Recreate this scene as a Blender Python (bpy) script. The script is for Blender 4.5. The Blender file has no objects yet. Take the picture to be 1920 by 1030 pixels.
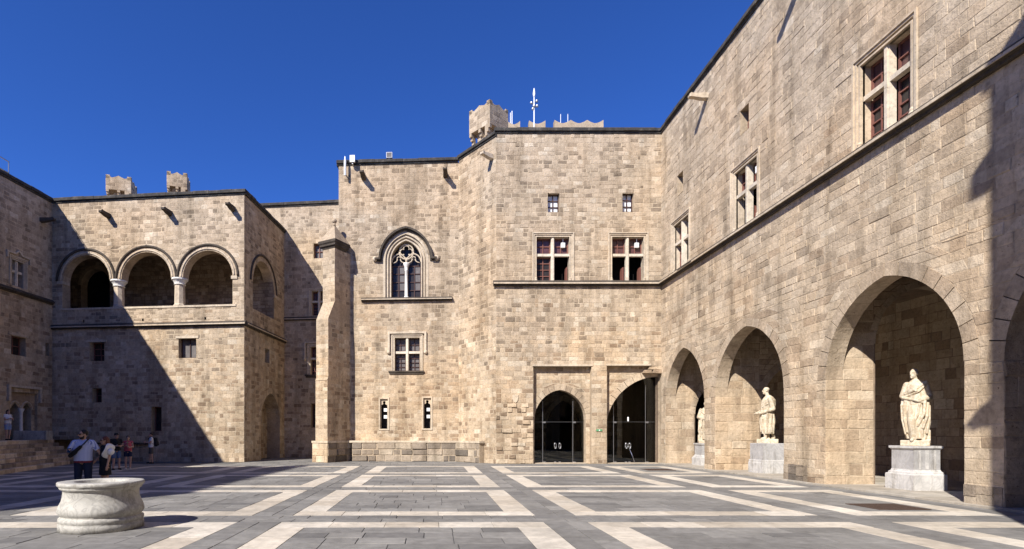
import bpy, bmesh, math, random
from mathutils import Vector, Matrix

# ------------------------------------------------------------------ camera, sky, sun, exposure
scene = bpy.context.scene
COL = scene.collection
scene.render.engine = 'CYCLES'
scene.cycles.use_denoising = True
scene.cycles.max_bounces = 8
scene.cycles.diffuse_bounces = 3
scene.cycles.transparent_max_bounces = 12
scene.render.resolution_x, scene.render.resolution_y = 1024, 549

cam_data = bpy.data.cameras.new('camera')
cam = bpy.data.objects.new('camera', cam_data)
COL.objects.link(cam)
cam.location = (0.0, 0.0, 1.7)
cam.rotation_euler = (math.radians(90), 0, 0)
cam_data.sensor_width = 36.0
cam_data.lens = 19.125
cam_data.shift_x = 0.0771
cam_data.shift_y = 0.1547
cam_data.clip_start = 0.05
cam_data.clip_end = 6000
scene.camera = cam

SUN_DIR = Vector((0.75, 1.0, -1.0)).normalized()          # the way the light travels
SUN_EL = math.asin(-SUN_DIR.z)
world = bpy.data.worlds.new('World')
scene.world = world
world.use_nodes = True
wn = world.node_tree
bg = wn.nodes['Background']
sky = wn.nodes.new('ShaderNodeTexSky')
sky.sky_type = 'NISHITA'
sky.sun_disc = False
sky.sun_elevation = SUN_EL
sky.sun_rotation = math.atan2(-SUN_DIR.x, -SUN_DIR.y)
sky.altitude = 0
sky.air_density = 0.6
sky.dust_density = 0.0
sky.ozone_density = 10.0
hs = wn.nodes.new('ShaderNodeHueSaturation')             # the deep saturated blue of a clear Aegean sky
hs.inputs['Hue'].default_value = 0.512
hs.inputs['Saturation'].default_value = 1.10
wn.links.new(sky.outputs['Color'], hs.inputs['Color'])
wn.links.new(hs.outputs['Color'], bg.inputs['Color'])
bg.inputs['Strength'].default_value = 0.138

sun_data = bpy.data.lights.new('sun', 'SUN')
sun_data.energy = 5.0
sun_data.angle = math.radians(0.5)
sun_data.color = (1.0, 0.955, 0.885)
sun = bpy.data.objects.new('sun', sun_data)
COL.objects.link(sun)
sun.location = (-20, -30, 40)
sun.rotation_euler = SUN_DIR.to_track_quat('-Z', 'Y').to_euler()

scene.view_settings.view_transform = 'Standard'
scene.view_settings.look = 'None'
scene.view_settings.exposure = 0.68
scene.view_settings.gamma = 1.0
scene.view_settings.use_curve_mapping = False

rnd = random.Random(7)

# ------------------------------------------------------------------ materials
def new_mat(name):
    m = bpy.data.materials.new(name)
    m.use_nodes = True
    nt = m.node_tree
    return m, nt, nt.nodes['Principled BSDF']

def N(nt, kind, **kw):
    n = nt.nodes.new(kind)
    for k, v in kw.items():
        setattr(n, k, v)
    return n

def noise(nt, scale, detail=4.0, rough=0.55, stretch=None):
    g = N(nt, 'ShaderNodeNewGeometry')
    src = g.outputs['Position']
    if stretch:
        mp = N(nt, 'ShaderNodeMapping')
        mp.inputs['Scale'].default_value = stretch
        nt.links.new(src, mp.inputs['Vector'])
        src = mp.outputs['Vector']
    n = N(nt, 'ShaderNodeTexNoise')
    n.inputs['Scale'].default_value = scale
    n.inputs['Detail'].default_value = detail
    n.inputs['Roughness'].default_value = rough
    nt.links.new(src, n.inputs['Vector'])
    return n.outputs['Fac']

def ramp(nt, fac, stops):
    r = N(nt, 'ShaderNodeValToRGB')
    el = r.color_ramp.elements
    while len(el) < len(stops):
        el.new(0.5)
    for e, (p, c) in zip(el, stops):
        e.position = p
        e.color = (c, c, c, 1) if not isinstance(c, (tuple, list)) else (*c[:3], 1)
    nt.links.new(fac, r.inputs['Fac'])
    return r.outputs['Color']

def mix(nt, mode, fac, a, b):
    m = N(nt, 'ShaderNodeMix', data_type='RGBA', blend_type=mode)
    for sock, v in ((m.inputs[0], fac), (m.inputs[6], a), (m.inputs[7], b)):
        if hasattr(v, 'links'):
            nt.links.new(v, sock)
        elif isinstance(v, (int, float)):
            sock.default_value = v
        else:
            sock.default_value = (*v[:3], 1)
    return m.outputs[2]

def bump(nt, bsdf, height, strength, dist):
    b = N(nt, 'ShaderNodeBump')
    b.inputs['Strength'].default_value = strength
    b.inputs['Distance'].default_value = dist
    nt.links.new(height, b.inputs['Height'])
    nt.links.new(b.outputs['Normal'], bsdf.inputs['Normal'])

def simple(name, col, rough=0.7, metal=0.0, var=0.15, scale=8.0, bmp=0.0, spec=0.3):
    m, nt, b = new_mat(name)
    f = noise(nt, scale, 5)
    c = mix(nt, 'MULTIPLY', 1.0, col, ramp(nt, f, [(0.25, 1 - var), (0.75, 1 + var * 0.6)]))
    nt.links.new(c, b.inputs['Base Color'])
    b.inputs['Roughness'].default_value = rough
    b.inputs['Metallic'].default_value = metal
    b.inputs['Specular IOR Level'].default_value = spec
    if bmp:
        bump(nt, b, f, bmp, 0.01)
    return m

def masonry(name, source, stain=0.55, bmp=0.8, fixed=(0.45, 0.37, 0.28)):
    """Weathered limestone. source: 'object' reads the object colour, 'attr' the face tint."""
    m, nt, b = new_mat(name)
    if source == 'object':
        src = N(nt, 'ShaderNodeObjectInfo').outputs['Color']
    elif source == 'attr':
        a = N(nt, 'ShaderNodeAttribute')
        a.attribute_name = 'tint'
        src = a.outputs['Color']
    else:
        r = N(nt, 'ShaderNodeRGB')
        r.outputs[0].default_value = (*fixed, 1)
        src = r.outputs[0]
    fine = noise(nt, 9.0, 8, 0.65)
    midn = noise(nt, 2.6, 6, 0.7)
    big = noise(nt, 0.55, 4, 0.6)
    streak = noise(nt, 1.0, 5, 0.6, (1.6, 1.6, 0.16))
    c = mix(nt, 'MULTIPLY', 1.0, src, ramp(nt, fine, [(0.28, 0.70), (0.5, 1.0), (0.78, 1.16)]))
    c = mix(nt, 'MULTIPLY', 1.0, c, ramp(nt, midn, [(0.32, 0.84), (0.68, 1.12)]))
    c = mix(nt, 'MULTIPLY', 1.0, c, ramp(nt, big, [(0.3, 0.86), (0.7, 1.08)]))
    c = mix(nt, 'MULTIPLY', stain, c, ramp(nt, streak, [(0.34, (0.42, 0.40, 0.37)), (0.52, (1, 1, 1))]))
    zone = noise(nt, 0.23, 3, 0.5)                       # repaired and weathered zones differ in hue
    c = mix(nt, 'MULTIPLY', 0.8, c, ramp(nt, zone, [(0.36, (1.05, 0.98, 0.90)), (0.5, (1, 1, 1)), (0.64, (0.97, 0.95, 0.94))]))
    grime = noise(nt, 1.9, 9, 0.75)                      # lichen and soot patches
    c = mix(nt, 'MULTIPLY', 0.75, c, ramp(nt, grime, [(0.30, (0.50, 0.48, 0.45)), (0.42, (1, 1, 1))]))
    pit = noise(nt, 16.0, 3, 0.5)                        # eroded holes
    c = mix(nt, 'MULTIPLY', 0.8, c, ramp(nt, pit, [(0.27, (0.30, 0.25, 0.20)), (0.33, (1, 1, 1))]))
    nt.links.new(c, b.inputs['Base Color'])
    b.inputs['Roughness'].default_value = 0.9
    b.inputs['Specular IOR Level'].default_value = 0.15
    rel = noise(nt, 13.0, 9, 0.7)
    bump(nt, b, rel, bmp, 0.035)
    return m

MAT = {}
MAT['stone'] = masonry('limestone_block', 'object')
MAT['stonework'] = masonry('limestone_coursing', 'attr')
MAT['mortar'] = masonry('pale_mortar', 'fixed', 0.4, 0.4, (0.500, 0.405, 0.292))
MAT['trim'] = masonry('carved_limestone', 'fixed', 0.3, 0.25, (0.55, 0.462, 0.352))
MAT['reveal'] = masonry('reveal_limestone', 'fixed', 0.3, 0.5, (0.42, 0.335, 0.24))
MAT['inner'] = masonry('shade_darkened_interior_stone', 'fixed', 0.5, 0.5, (0.24, 0.18, 0.13))  # base colour darkened to paint in the shade of indoor surfaces
MAT['mullion'] = masonry('bright_limestone_mullion', 'fixed', 0.2, 0.2, (0.64, 0.565, 0.455))
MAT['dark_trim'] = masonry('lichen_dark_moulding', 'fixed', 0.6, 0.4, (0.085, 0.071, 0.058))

m, nt, b = new_mat('blackened_coping')
f = noise(nt, 3.0, 7, 0.7)
c = ramp(nt, f, [(0.3, (0.02, 0.018, 0.016)), (0.55, (0.05, 0.044, 0.038)), (0.78, (0.15, 0.13, 0.105))])
nt.links.new(c, b.inputs['Base Color'])
b.inputs['Roughness'].default_value = 0.95
bump(nt, b, f, 0.5, 0.03)
MAT['coping'] = m

def paving(name, source, var, rough):
    m, nt, b = new_mat(name)
    if source == 'object':
        src = N(nt, 'ShaderNodeObjectInfo').outputs['Color']
    else:
        a = N(nt, 'ShaderNodeAttribute')
        a.attribute_name = 'tint'
        src = a.outputs['Color']
    fine = noise(nt, 5.0, 8, 0.65)
    big = noise(nt, 0.8, 5, 0.6)
    c = mix(nt, 'MULTIPLY', 1.0, src, ramp(nt, fine, [(0.3, 1 - var * 1.2), (0.72, 1 + var * 0.7)]))
    c = mix(nt, 'MULTIPLY', 1.0, c, ramp(nt, big, [(0.3, 0.76), (0.7, 1.10)]))
    spot = noise(nt, 2.3, 8, 0.7)
    c = mix(nt, 'MULTIPLY', 0.6, c, ramp(nt, spot, [(0.31, (0.55, 0.53, 0.5)), (0.42, (1, 1, 1))]))
    nt.links.new(c, b.inputs['Base Color'])
    b.inputs['Roughness'].default_value = rough
    b.inputs['Specular IOR Level'].default_value = 0.25
    bump(nt, b, noise(nt, 6.0, 7, 0.6), 0.35, 0.02)
    return m
MAT['slab'] = paving('slate_slab', 'object', 0.2, 0.75)
MAT['slabs'] = paving('slate_slabs', 'attr', 0.2, 0.75)
MAT['grout'] = simple('paving_bed', (0.10, 0.098, 0.095), 0.95)

def marble(name, base, vein, amount, rough=0.5, scale=2.2):
    m, nt, b = new_mat(name)
    f1 = noise(nt, scale, 9, 0.65)
    w = N(nt, 'ShaderNodeTexNoise')
    w.inputs['Scale'].default_value = scale * 1.7
    w.inputs['Detail'].default_value = 8
    w.inputs['Distortion'].default_value = 1.6
    g = N(nt, 'ShaderNodeNewGeometry')
    nt.links.new(g.outputs['Position'], w.inputs['Vector'])
    c = mix(nt, 'MIX', ramp(nt, w.outputs['Fac'], [(0.42, 0.0), (0.5, amount), (0.58, 0.0)]), base, vein)
    c = mix(nt, 'MULTIPLY', 1.0, c, ramp(nt, f1, [(0.3, 0.72), (0.7, 1.08)]))
    st = noise(nt, 1.0, 6, 0.65, (5.0, 5.0, 0.9))        # run-off streaks
    c = mix(nt, 'MULTIPLY', 0.7, c, ramp(nt, st, [(0.33, (0.52, 0.49, 0.44)), (0.47, (1, 1, 1))]))
    nt.links.new(c, b.inputs['Base Color'])
    b.inputs['Roughness'].default_value = rough
    bump(nt, b, noise(nt, 14, 8, 0.7), 0.35, 0.02)
    return m
MAT['marble'] = marble('statue_marble', (0.62, 0.54, 0.415), (0.46, 0.33, 0.19), 0.7, 0.6, 3.0)
MAT['pedestal'] = marble('grey_veined_marble', (0.60, 0.575, 0.545), (0.33, 0.325, 0.32), 0.4, 0.55, 1.6)
MAT['pedestal_grey'] = marble('blue_grey_marble', (0.40, 0.385, 0.375), (0.58, 0.56, 0.54), 0.4, 0.55, 1.6)
MAT['well'] = marble('weathered_well_marble', (0.45, 0.43, 0.39), (0.25, 0.24, 0.22), 0.6, 0.7, 2.6)
MAT['white_marble'] = simple('white_marble_capital', (0.72, 0.69, 0.64), 0.6)

def thin_glass():
    m, nt, b = new_mat('clear_door_glass')
    nt.nodes.remove(b)
    out = nt.nodes['Material Output']
    tr = N(nt, 'ShaderNodeBsdfTransparent')
    tr.inputs['Color'].default_value = (0.72, 0.74, 0.73, 1)
    gl = N(nt, 'ShaderNodeBsdfGlossy')
    gl.inputs['Roughness'].default_value = 0.02
    fr = N(nt, 'ShaderNodeFresnel')
    fr.inputs['IOR'].default_value = 1.5
    mx = N(nt, 'ShaderNodeMixShader')
    nt.links.new(fr.outputs[0], mx.inputs[0])
    nt.links.new(tr.outputs[0], mx.inputs[1])
    nt.links.new(gl.outputs[0], mx.inputs[2])
    nt.links.new(mx.outputs[0], out.inputs['Surface'])
    return m
MAT['glass'] = thin_glass()
MAT['pane'] = simple('dark_leaded_glass', (0.035, 0.029, 0.028), 0.22, 0, 0.3, 6, 0.05, 0.25)
MAT['pane_red'] = simple('dusky_red_glass', (0.10, 0.045, 0.045), 0.2, 0, 0.3, 6, 0.05, 0.5)
MAT['pane_grey'] = simple('curtained_grey_glass', (0.15, 0.135, 0.13), 0.35, 0, 0.3, 4, 0.0, 0.25)
MAT['black'] = simple('unlit_room', (0.012, 0.010, 0.009), 0.9)
MAT['wood'] = simple('red_brown_wood', (0.20, 0.085, 0.065), 0.6, 0, 0.25, 14)
MAT['dark_wood'] = simple('dark_stained_wood', (0.065, 0.032, 0.028), 0.6, 0, 0.25, 14)
MAT['door_wood'] = simple('old_oak_door', (0.16, 0.11, 0.075), 0.75, 0, 0.3, 10, 0.2)
MAT['metal'] = simple('grey_metal', (0.35, 0.35, 0.36), 0.4, 0.8)
MAT['steel'] = simple('polished_steel', (0.7, 0.7, 0.7), 0.2, 1.0, 0.05)
MAT['white_metal'] = simple('white_painted_metal', (0.78, 0.78, 0.77), 0.5, 0, 0.08)
MAT['rust'] = simple('rusty_grating', (0.10, 0.065, 0.05), 0.8, 0.3, 0.3, 12)
MAT['green'] = simple('green_sign', (0.10, 0.30, 0.14), 0.5)
MAT['skin'] = simple('skin', (0.50, 0.30, 0.215), 0.6, 0, 0.08, 10)
MAT['hair_black'] = simple('black_hair', (0.018, 0.014, 0.012), 0.6)
MAT['hair_red'] = simple('auburn_hair', (0.11, 0.035, 0.022), 0.6)
MAT['hair_brown'] = simple('dark_brown_hair', (0.035, 0.022, 0.016), 0.6)
MAT['black_cloth'] = simple('black_cloth', (0.016, 0.016, 0.018), 0.9)
MAT['navy'] = simple('navy_cloth', (0.02, 0.028, 0.06), 0.9)
MAT['denim'] = simple('blue_denim', (0.11, 0.16, 0.27), 0.9, 0, 0.3, 25)
MAT['pink'] = simple('coral_pink_cloth', (0.52, 0.10, 0.12), 0.9)
MAT['white_cloth'] = simple('white_cloth', (0.72, 0.72, 0.74), 0.9)
MAT['maroon'] = simple('maroon_cloth', (0.22, 0.04, 0.05), 0.9)
MAT['khaki'] = simple('dark_khaki_cloth', (0.10, 0.09, 0.075), 0.9)
MAT['light_denim'] = simple('pale_blue_denim', (0.26, 0.34, 0.52), 0.9)
MAT['lens'] = simple('dark_lens', (0.01, 0.01, 0.01), 0.1, 0, 0.05, 5, 0, 0.6)
MAT['shoe'] = simple('pale_shoe', (0.55, 0.50, 0.46), 0.8)
MAT['lip'] = simple('lip', (0.33, 0.14, 0.12), 0.6)

m, nt, b = new_mat('striped_shirt')
tc = N(nt, 'ShaderNodeTexCoord')
sp = N(nt, 'ShaderNodeSeparateXYZ')
nt.links.new(tc.outputs['Object'], sp.inputs[0])
at = N(nt, 'ShaderNodeMath', operation='ARCTAN2')
nt.links.new(sp.outputs['X'], at.inputs[0])
nt.links.new(sp.outputs['Y'], at.inputs[1])
mu = N(nt, 'ShaderNodeMath', operation='MULTIPLY')
nt.links.new(at.outputs[0], mu.inputs[0])
mu.inputs[1].default_value = 42.0
si = N(nt, 'ShaderNodeMath', operation='SINE')
nt.links.new(mu.outputs[0], si.inputs[0])
c = ramp(nt, si.outputs[0], [(0.25, (0.62, 0.66, 0.82)), (0.7, (0.22, 0.27, 0.52))])
nt.links.new(c, b.inputs['Base Color'])
b.inputs['Roughness'].default_value = 0.9
MAT['stripes'] = m

# ------------------------------------------------------------------ objects and mesh helpers
def thing(name, label, cat, loc=(0, 0, 0), group=None, kind=None):
    o = bpy.data.objects.new(name, None)
    o.empty_display_size = 0.3
    COL.objects.link(o)
    o.location = loc
    o['label'] = label
    if kind:
        o['kind'] = kind
    else:
        o['category'] = cat
    if group:
        o['group'] = group
    return o

def tag(o, label, cat, group=None):
    o['label'] = label
    o['category'] = cat
    if group:
        o['group'] = group
    return o

def root_offset(parent):
    return parent.location.copy() if parent.parent is None else Vector((0, 0, 0))

def link(name, me, parent=None, keep_world=True):
    o = bpy.data.objects.new(name, me)
    COL.objects.link(o)
    if parent is not None:
        o.parent = parent
        if keep_world:
            o.matrix_parent_inverse = Matrix.Translation(-root_offset(parent))
    return o

class MB:
    def __init__(self):
        self.v = []
        self.f = []
        self.t = []
    def add(self, vs, fs, tint=None):
        k = len(self.v)
        self.v.extend([tuple(p) for p in vs])
        self.f.extend([tuple(i + k for i in f) for f in fs])
        self.t.extend([tint] * len(fs))
    def box(self, c, s, rz=0.0, tint=None):
        x, y, z = s[0] / 2, s[1] / 2, s[2] / 2
        R = Matrix.Rotation(rz, 3, 'Z')
        c = Vector(c)
        vs = [c + R @ Vector((a * x, b_ * y, d * z)) for d in (-1, 1) for a, b_ in ((-1, -1), (1, -1), (1, 1), (-1, 1))]
        self.add(vs, [(0, 3, 2, 1), (4, 5, 6, 7), (0, 1, 5, 4), (1, 2, 6, 5), (2, 3, 7, 6), (3, 0, 4, 7)], tint)
    def bevel_box(self, c, s, bv, rz=0.0, tint=None):
        """box whose upper edges are chamfered"""
        R = Matrix.Rotation(rz, 3, 'Z')
        c = Vector(c)
        x, y, z = s[0] / 2, s[1] / 2, s[2] / 2
        rings = [(-z, 0), (z - bv, 0), (z, bv)]
        vs = []
        for zz, i in rings:
            for a, b_ in ((-1, -1), (1, -1), (1, 1), (-1, 1)):
                vs.append(c + R @ Vector((a * (x - i), b_ * (y - i), zz)))
        fs = [(0, 3, 2, 1), (8, 9, 10, 11)]
        for k in (0, 4):
            for i in range(4):
                j = (i + 1) % 4
                fs.append((k + i, k + j, k + 4 + j, k + 4 + i))
        self.add(vs, fs, tint)
    def lathe(self, prof, c=(0, 0, 0), seg=48, sx=1.0, sy=1.0, rz=0.0):
        vs, fs = [], []
        c = Vector(c)
        n = len(prof)
        for r, z in prof:
            for i in range(seg):
                a = 2 * math.pi * i / seg + rz
                vs.append(c + Vector((r * math.cos(a) * sx, r * math.sin(a) * sy, z)))
        for k in range(n - 1):
            for i in range(seg):
                j = (i + 1) % seg
                fs.append((k * seg + i, k * seg + j, (k + 1) * seg + j, (k + 1) * seg + i))
        fs.append(tuple(range(seg - 1, -1, -1)))
        fs.append(tuple((n - 1) * seg + i for i in range(seg)))
        self.add(vs, fs)
    def tube(self, pts, r, seg=8):
        pts = [Vector(p) for p in pts]
        rs = r if isinstance(r, (list, tuple)) else [r] * len(pts)
        vs, fs = [], []
        up = Vector((0.0, 0.0, 1.0))
        for k, p in enumerate(pts):
            d = (pts[min(k + 1, len(pts) - 1)] - pts[max(k - 1, 0)]).normalized()
            u = d.cross(up)
            if u.length < 1e-3:
                u = d.cross(Vector((1, 0, 0)))
            u.normalize()
            w = u.cross(d)
            for i in range(seg):
                a = 2 * math.pi * i / seg
                vs.append(p + (u * math.cos(a) + w * math.sin(a)) * rs[k])
        for k in range(len(pts) - 1):
            for i in range(seg):
                j = (i + 1) % seg
                fs.append((k * seg + i, k * seg + j, (k + 1) * seg + j, (k + 1) * seg + i))
        fs.append(tuple(range(seg - 1, -1, -1)))
        fs.append(tuple((len(pts) - 1) * seg + i for i in range(seg)))
        self.add(vs, fs)
    def capsule(self, p0, r0, p1, r1, seg=12, flat=False):
        p0, p1 = Vector(p0), Vector(p1)
        d = (p1 - p0)
        L = d.length or 1e-4
        d = d / L if d.length else Vector((0, 0, 1))
        u = d.cross(Vector((0.13, 0.31, 0.94)))
        if u.length < 1e-3:
            u = d.cross(Vector((1, 0, 0)))
        u.normalize()
        w = d.cross(u)
        rings = []
        if not flat:
            for k in range(1, 4):
                a = math.pi / 2 * (1 - k / 4)
                rings.append((p0 - d * r0 * math.sin(a), r0 * math.cos(a)))
        rings.append((p0, r0))
        rings.append((p1, r1))
        if not flat:
            for k in range(1, 4):
                a = math.pi / 2 * k / 4
                rings.append((p1 + d * r1 * math.sin(a), r1 * math.cos(a)))
        vs, fs = [], []
        for c, r in rings:
            for i in range(seg):
                a = 2 * math.pi * i / seg
                vs.append(c + (u * math.cos(a) + w * math.sin(a)) * r)
        n = len(rings)
        for k in range(n - 1):
            for i in range(seg):
                j = (i + 1) % seg
                fs.append((k * seg + i, k * seg + j, (k + 1) * seg + j, (k + 1) * seg + i))
        fs.append(tuple(range(seg - 1, -1, -1)))
        fs.append(tuple((n - 1) * seg + i for i in range(seg)))
        self.add(vs, fs)
    def ell(self, c, r, rot=None, seg=16, rings=10):
        c = Vector(c)
        M = rot or Matrix.Identity(3)
        vs = [c + M @ Vector((0, 0, -r[2]))]
        for k in range(1, rings):
            a = -math.pi / 2 + math.pi * k / rings
            for i in range(seg):
                t = 2 * math.pi * i / seg
                vs.append(c + M @ Vector((r[0] * math.cos(a) * math.cos(t), r[1] * math.cos(a) * math.sin(t), r[2] * math.sin(a))))
        vs.append(c + M @ Vector((0, 0, r[2])))
        fs = []
        top = len(vs) - 1
        for i in range(seg):
            j = (i + 1) % seg
            fs.append((0, 1 + j, 1 + i))
            b0 = 1 + (rings - 2) * seg
            fs.append((b0 + i, b0 + j, top))
        for k in range(rings - 2):
            for i in range(seg):
                j = (i + 1) % seg
                a0 = 1 + k * seg
                fs.append((a0 + i, a0 + j, a0 + seg + j, a0 + seg + i))
        self.add(vs, fs)
    def loft(self, rings):
        """closed rings of equal length, capped"""
        n = len(rings[0])
        vs = [p for r in rings for p in r]
        fs = []
        for k in range(len(rings) - 1):
            for i in range(n):
                j = (i + 1) % n
                fs.append((k * n + i, k * n + j, (k + 1) * n + j, (k + 1) * n + i))
        fs.append(tuple(range(n - 1, -1, -1)))
        fs.append(tuple((len(rings) - 1) * n + i for i in range(n)))
        self.add(vs, fs)
    def mesh(self, name, smooth=False):
        me = bpy.data.meshes.new(name)
        me.from_pydata(self.v, [], self.f)
        if any(t is not None for t in self.t):
            ca = me.color_attributes.new('tint', 'FLOAT_COLOR', 'CORNER')
            buf = []
            for f, t in zip(self.f, self.t):
                t = t or (0.4, 0.4, 0.4)
                buf.extend([t[0], t[1], t[2], 1.0] * len(f))
            ca.data.foreach_set('color', buf)
        if smooth:
            me.polygons.foreach_set('use_smooth', [True] * len(me.polygons))
        me.update()
        return me
    def build(self, name, mat, parent=None, smooth=False, keep_world=True, fix=True):
        me = self.mesh(name, smooth)
        if fix:
            bm = bmesh.new()
            bm.from_mesh(me)
            bmesh.ops.recalc_face_normals(bm, faces=bm.faces)
            bm.to_mesh(me)
            bm.free()
        me.materials.append(MAT[mat])
        return link(name, me, parent, keep_world)

def remeshed(mb, name, mat, parent, voxel, smooth_it=6, keep_world=False, factor=0.5):
    me = mb.mesh(name)
    bm = bmesh.new()
    bm.from_mesh(me)
    bmesh.ops.recalc_face_normals(bm, faces=bm.faces)
    bm.to_mesh(me)
    bm.free()
    tmp = bpy.data.objects.new('tmp', me)
    COL.objects.link(tmp)
    r = tmp.modifiers.new('r', 'REMESH')
    r.mode = 'VOXEL'
    r.voxel_size = voxel
    r.use_smooth_shade = True
    if smooth_it:
        s = tmp.modifiers.new('s', 'SMOOTH')
        s.iterations = smooth_it
        s.factor = factor
    dg = bpy.context.evaluated_depsgraph_get()
    out = bpy.data.meshes.new_from_object(tmp.evaluated_get(dg))
    bpy.data.objects.remove(tmp)
    bpy.data.meshes.remove(me)
    out.name = name
    out.materials.clear()
    out.materials.append(MAT[mat])
    return link(name, out, parent, keep_world)

# ------------------------------------------------------------------ wall planes, openings, coursed masonry
class Plane:
    """vertical plane: s runs to the right as seen from the courtyard, d out of the wall"""
    def __init__(self, p, q):
        self.o = Vector((p[0], p[1], 0))
        e = Vector((q[0] - p[0], q[1] - p[1], 0))
        self.L = e.length
        self.e = e.normalized()
        self.n = Vector((self.e.y, -self.e.x, 0))
        self.a = math.atan2(self.e.y, self.e.x)
    def P(self, s, z, d=0.0):
        p = self.o + self.e * s + self.n * d
        return Vector((p.x, p.y, z))
    def shifted(self, d):
        w = Plane((0, 0), (1, 0))
        w.o, w.e, w.n, w.a, w.L = self.o + self.n * d, self.e, self.n, self.a, self.L
        return w

class Op:
    """opening: 'rect', 'arch' (round or pointed, springing at spr, crown at z1) or 'half' (left half of an arch)"""
    def __init__(self, s0, s1, z0, z1, spr=None, ring=0.0, half=False, jamb=0.0):
        self.s0, self.s1, self.z0, self.z1, self.spr, self.ring, self.half, self.jamb = s0, s1, z0, z1, spr, ring, half, jamb
        self.mid = s1 if half else (s0 + s1) / 2
        self.w = self.mid - s0
        if spr is not None:
            rise = z1 - spr
            self.r = max((rise * rise + self.w * self.w) / (2 * self.w), self.w)
            R = self.r + ring
            k = self.r - self.w
            self.ztop = spr + math.sqrt(max(R * R - k * k, 0))
        else:
            self.ztop = z1
    def span(self, z):
        if self.spr is None:
            return self.s0, self.s1
        if z <= self.spr:
            return self.s0 - self.jamb, self.s1 + (0 if self.half else self.jamb)
        R = self.r + self.ring
        h = min(z - self.spr, R)
        x = math.sqrt(max(R * R - h * h, 0))
        l = min(self.s0 + self.r - x, self.mid)
        return l, (self.s1 if self.half else max(self.s1 - self.r + x, self.mid))
    def arc(self, g=0.0, n=14, right=False):
        """(s, z) points of the left (or right) arc from springing to crown, grown by g"""
        R = self.r + g
        k = self.r - self.w
        tm = math.acos(max(-1, min(1, k / R)))
        pts = []
        for i in range(n + 1):
            t = tm * i / n
            x = self.s0 + self.r - R * math.cos(t)
            pts.append((x if not right else 2 * self.mid - x, self.spr + R * math.sin(t)))
        return pts
    def outline(self, g=0.0, n=14):
        if self.spr is None:
            return [(self.s0 - g, self.z0), (self.s0 - g, self.z1 + g), (self.s1 + g, self.z1 + g), (self.s1 + g, self.z0)]
        L = self.arc(g, n)
        if self.half:
            return [(self.s0 - g, self.z0)] + L + [(self.s1, self.z0)]
        return [(self.s0 - g, self.z0)] + L + self.arc(g, n, True)[::-1][1:] + [(self.s1 + g, self.z0)]

def prism(mb, W, pts, d0, d1, tint=None):
    """polygon given in (s, z), extruded from depth d0 to d1"""
    n = len(pts)
    vs = [W.P(s, z, d0) for s, z in pts] + [W.P(s, z, d1) for s, z in pts]
    fs = [tuple(range(n)), tuple(range(2 * n - 1, n - 1, -1))]
    for i in range(n):
        j = (i + 1) % n
        fs.append((i, i + n, j + n, j))
    mb.add(vs, fs, tint)

def wbox(mb, W, s0, s1, z0, z1, d0, d1, tint=None):
    prism(mb, W, [(s0, z0), (s1, z0), (s1, z1), (s0, z1)], d0, d1, tint)

def offset_path(path, g, closed=False):
    n = len(path)
    out = []
    for i in range(n):
        p = Vector(path[i])
        a = Vector(path[i - 1]) if (i > 0 or closed) else None
        b_ = Vector(path[(i + 1) % n]) if (i < n - 1 or closed) else None
        d1 = (p - a).normalized() if a is not None else None
        d2 = (b_ - p).normalized() if b_ is not None else None
        if d1 is None: d1 = d2
        if d2 is None: d2 = d1
        n1 = Vector((-d1.y, d1.x)); n2 = Vector((-d2.y, d2.x))
        m_ = n1 + n2
        m_ = m_ / max(m_.length_squared, 0.3) * 2
        out.append((p.x + m_.x * g, p.y + m_.y * g))
    return out

def mould(mb, W, path, w0, w1, d0, d1, closed=False):
    """bar of rectangular section along a path in the wall plane, from offset w0 to w1 (left of travel), depth d0..d1"""
    A = offset_path(path, w0, closed)
    B = offset_path(path, w1, closed)
    n = len(path)
    vs = []
    for i in range(n):
        vs += [W.P(*A[i], d0), W.P(*B[i], d0), W.P(*B[i], d1), W.P(*A[i], d1)]
    fs = []
    for i in range(n if closed else n - 1):
        j = (i + 1) % n
        for k in range(4):
            l = (k + 1) % 4
            fs.append((i * 4 + k, i * 4 + l, j * 4 + l, j * 4 + k))
    if not closed:
        fs += [(0, 3, 2, 1), tuple((n - 1) * 4 + k for k in range(4))]
    mb.add(vs, fs)

def roll(mb, W, path, r, d, seg=8):
    mb.tube([W.P(s, z, d) for s, z in path], r, seg)

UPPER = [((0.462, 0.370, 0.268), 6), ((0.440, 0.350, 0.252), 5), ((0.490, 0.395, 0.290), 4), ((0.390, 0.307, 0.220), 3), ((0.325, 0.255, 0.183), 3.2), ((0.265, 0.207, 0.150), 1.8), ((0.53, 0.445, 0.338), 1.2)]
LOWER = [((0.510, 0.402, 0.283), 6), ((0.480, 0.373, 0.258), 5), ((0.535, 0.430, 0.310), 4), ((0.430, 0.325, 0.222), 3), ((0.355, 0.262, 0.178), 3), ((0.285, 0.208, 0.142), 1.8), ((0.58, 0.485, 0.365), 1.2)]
DARK = [((0.30, 0.245, 0.19), 3), ((0.235, 0.195, 0.155), 3), ((0.38, 0.31, 0.235), 3), ((0.45, 0.375, 0.285), 2), ((0.17, 0.145, 0.12), 1.5)]
def pick(pal):
    t = rnd.random() * sum(w for _, w in pal)
    for c, w in pal:
        t -= w
        if t <= 0:
            break
    k = rnd.uniform(0.93, 1.07)
    return tuple(x * k for x in c)

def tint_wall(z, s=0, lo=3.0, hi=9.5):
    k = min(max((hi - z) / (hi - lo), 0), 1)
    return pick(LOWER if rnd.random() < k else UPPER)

def tint_soft(z, s=0):
    t = tint_wall(z, s, 2.0, 12.0)
    return tuple(k_ * (0.68 * a + 0.32 * b_) for a, b_, k_ in zip(t, (0.490, 0.388, 0.274), (1.14, 1.16, 1.18)))

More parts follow.
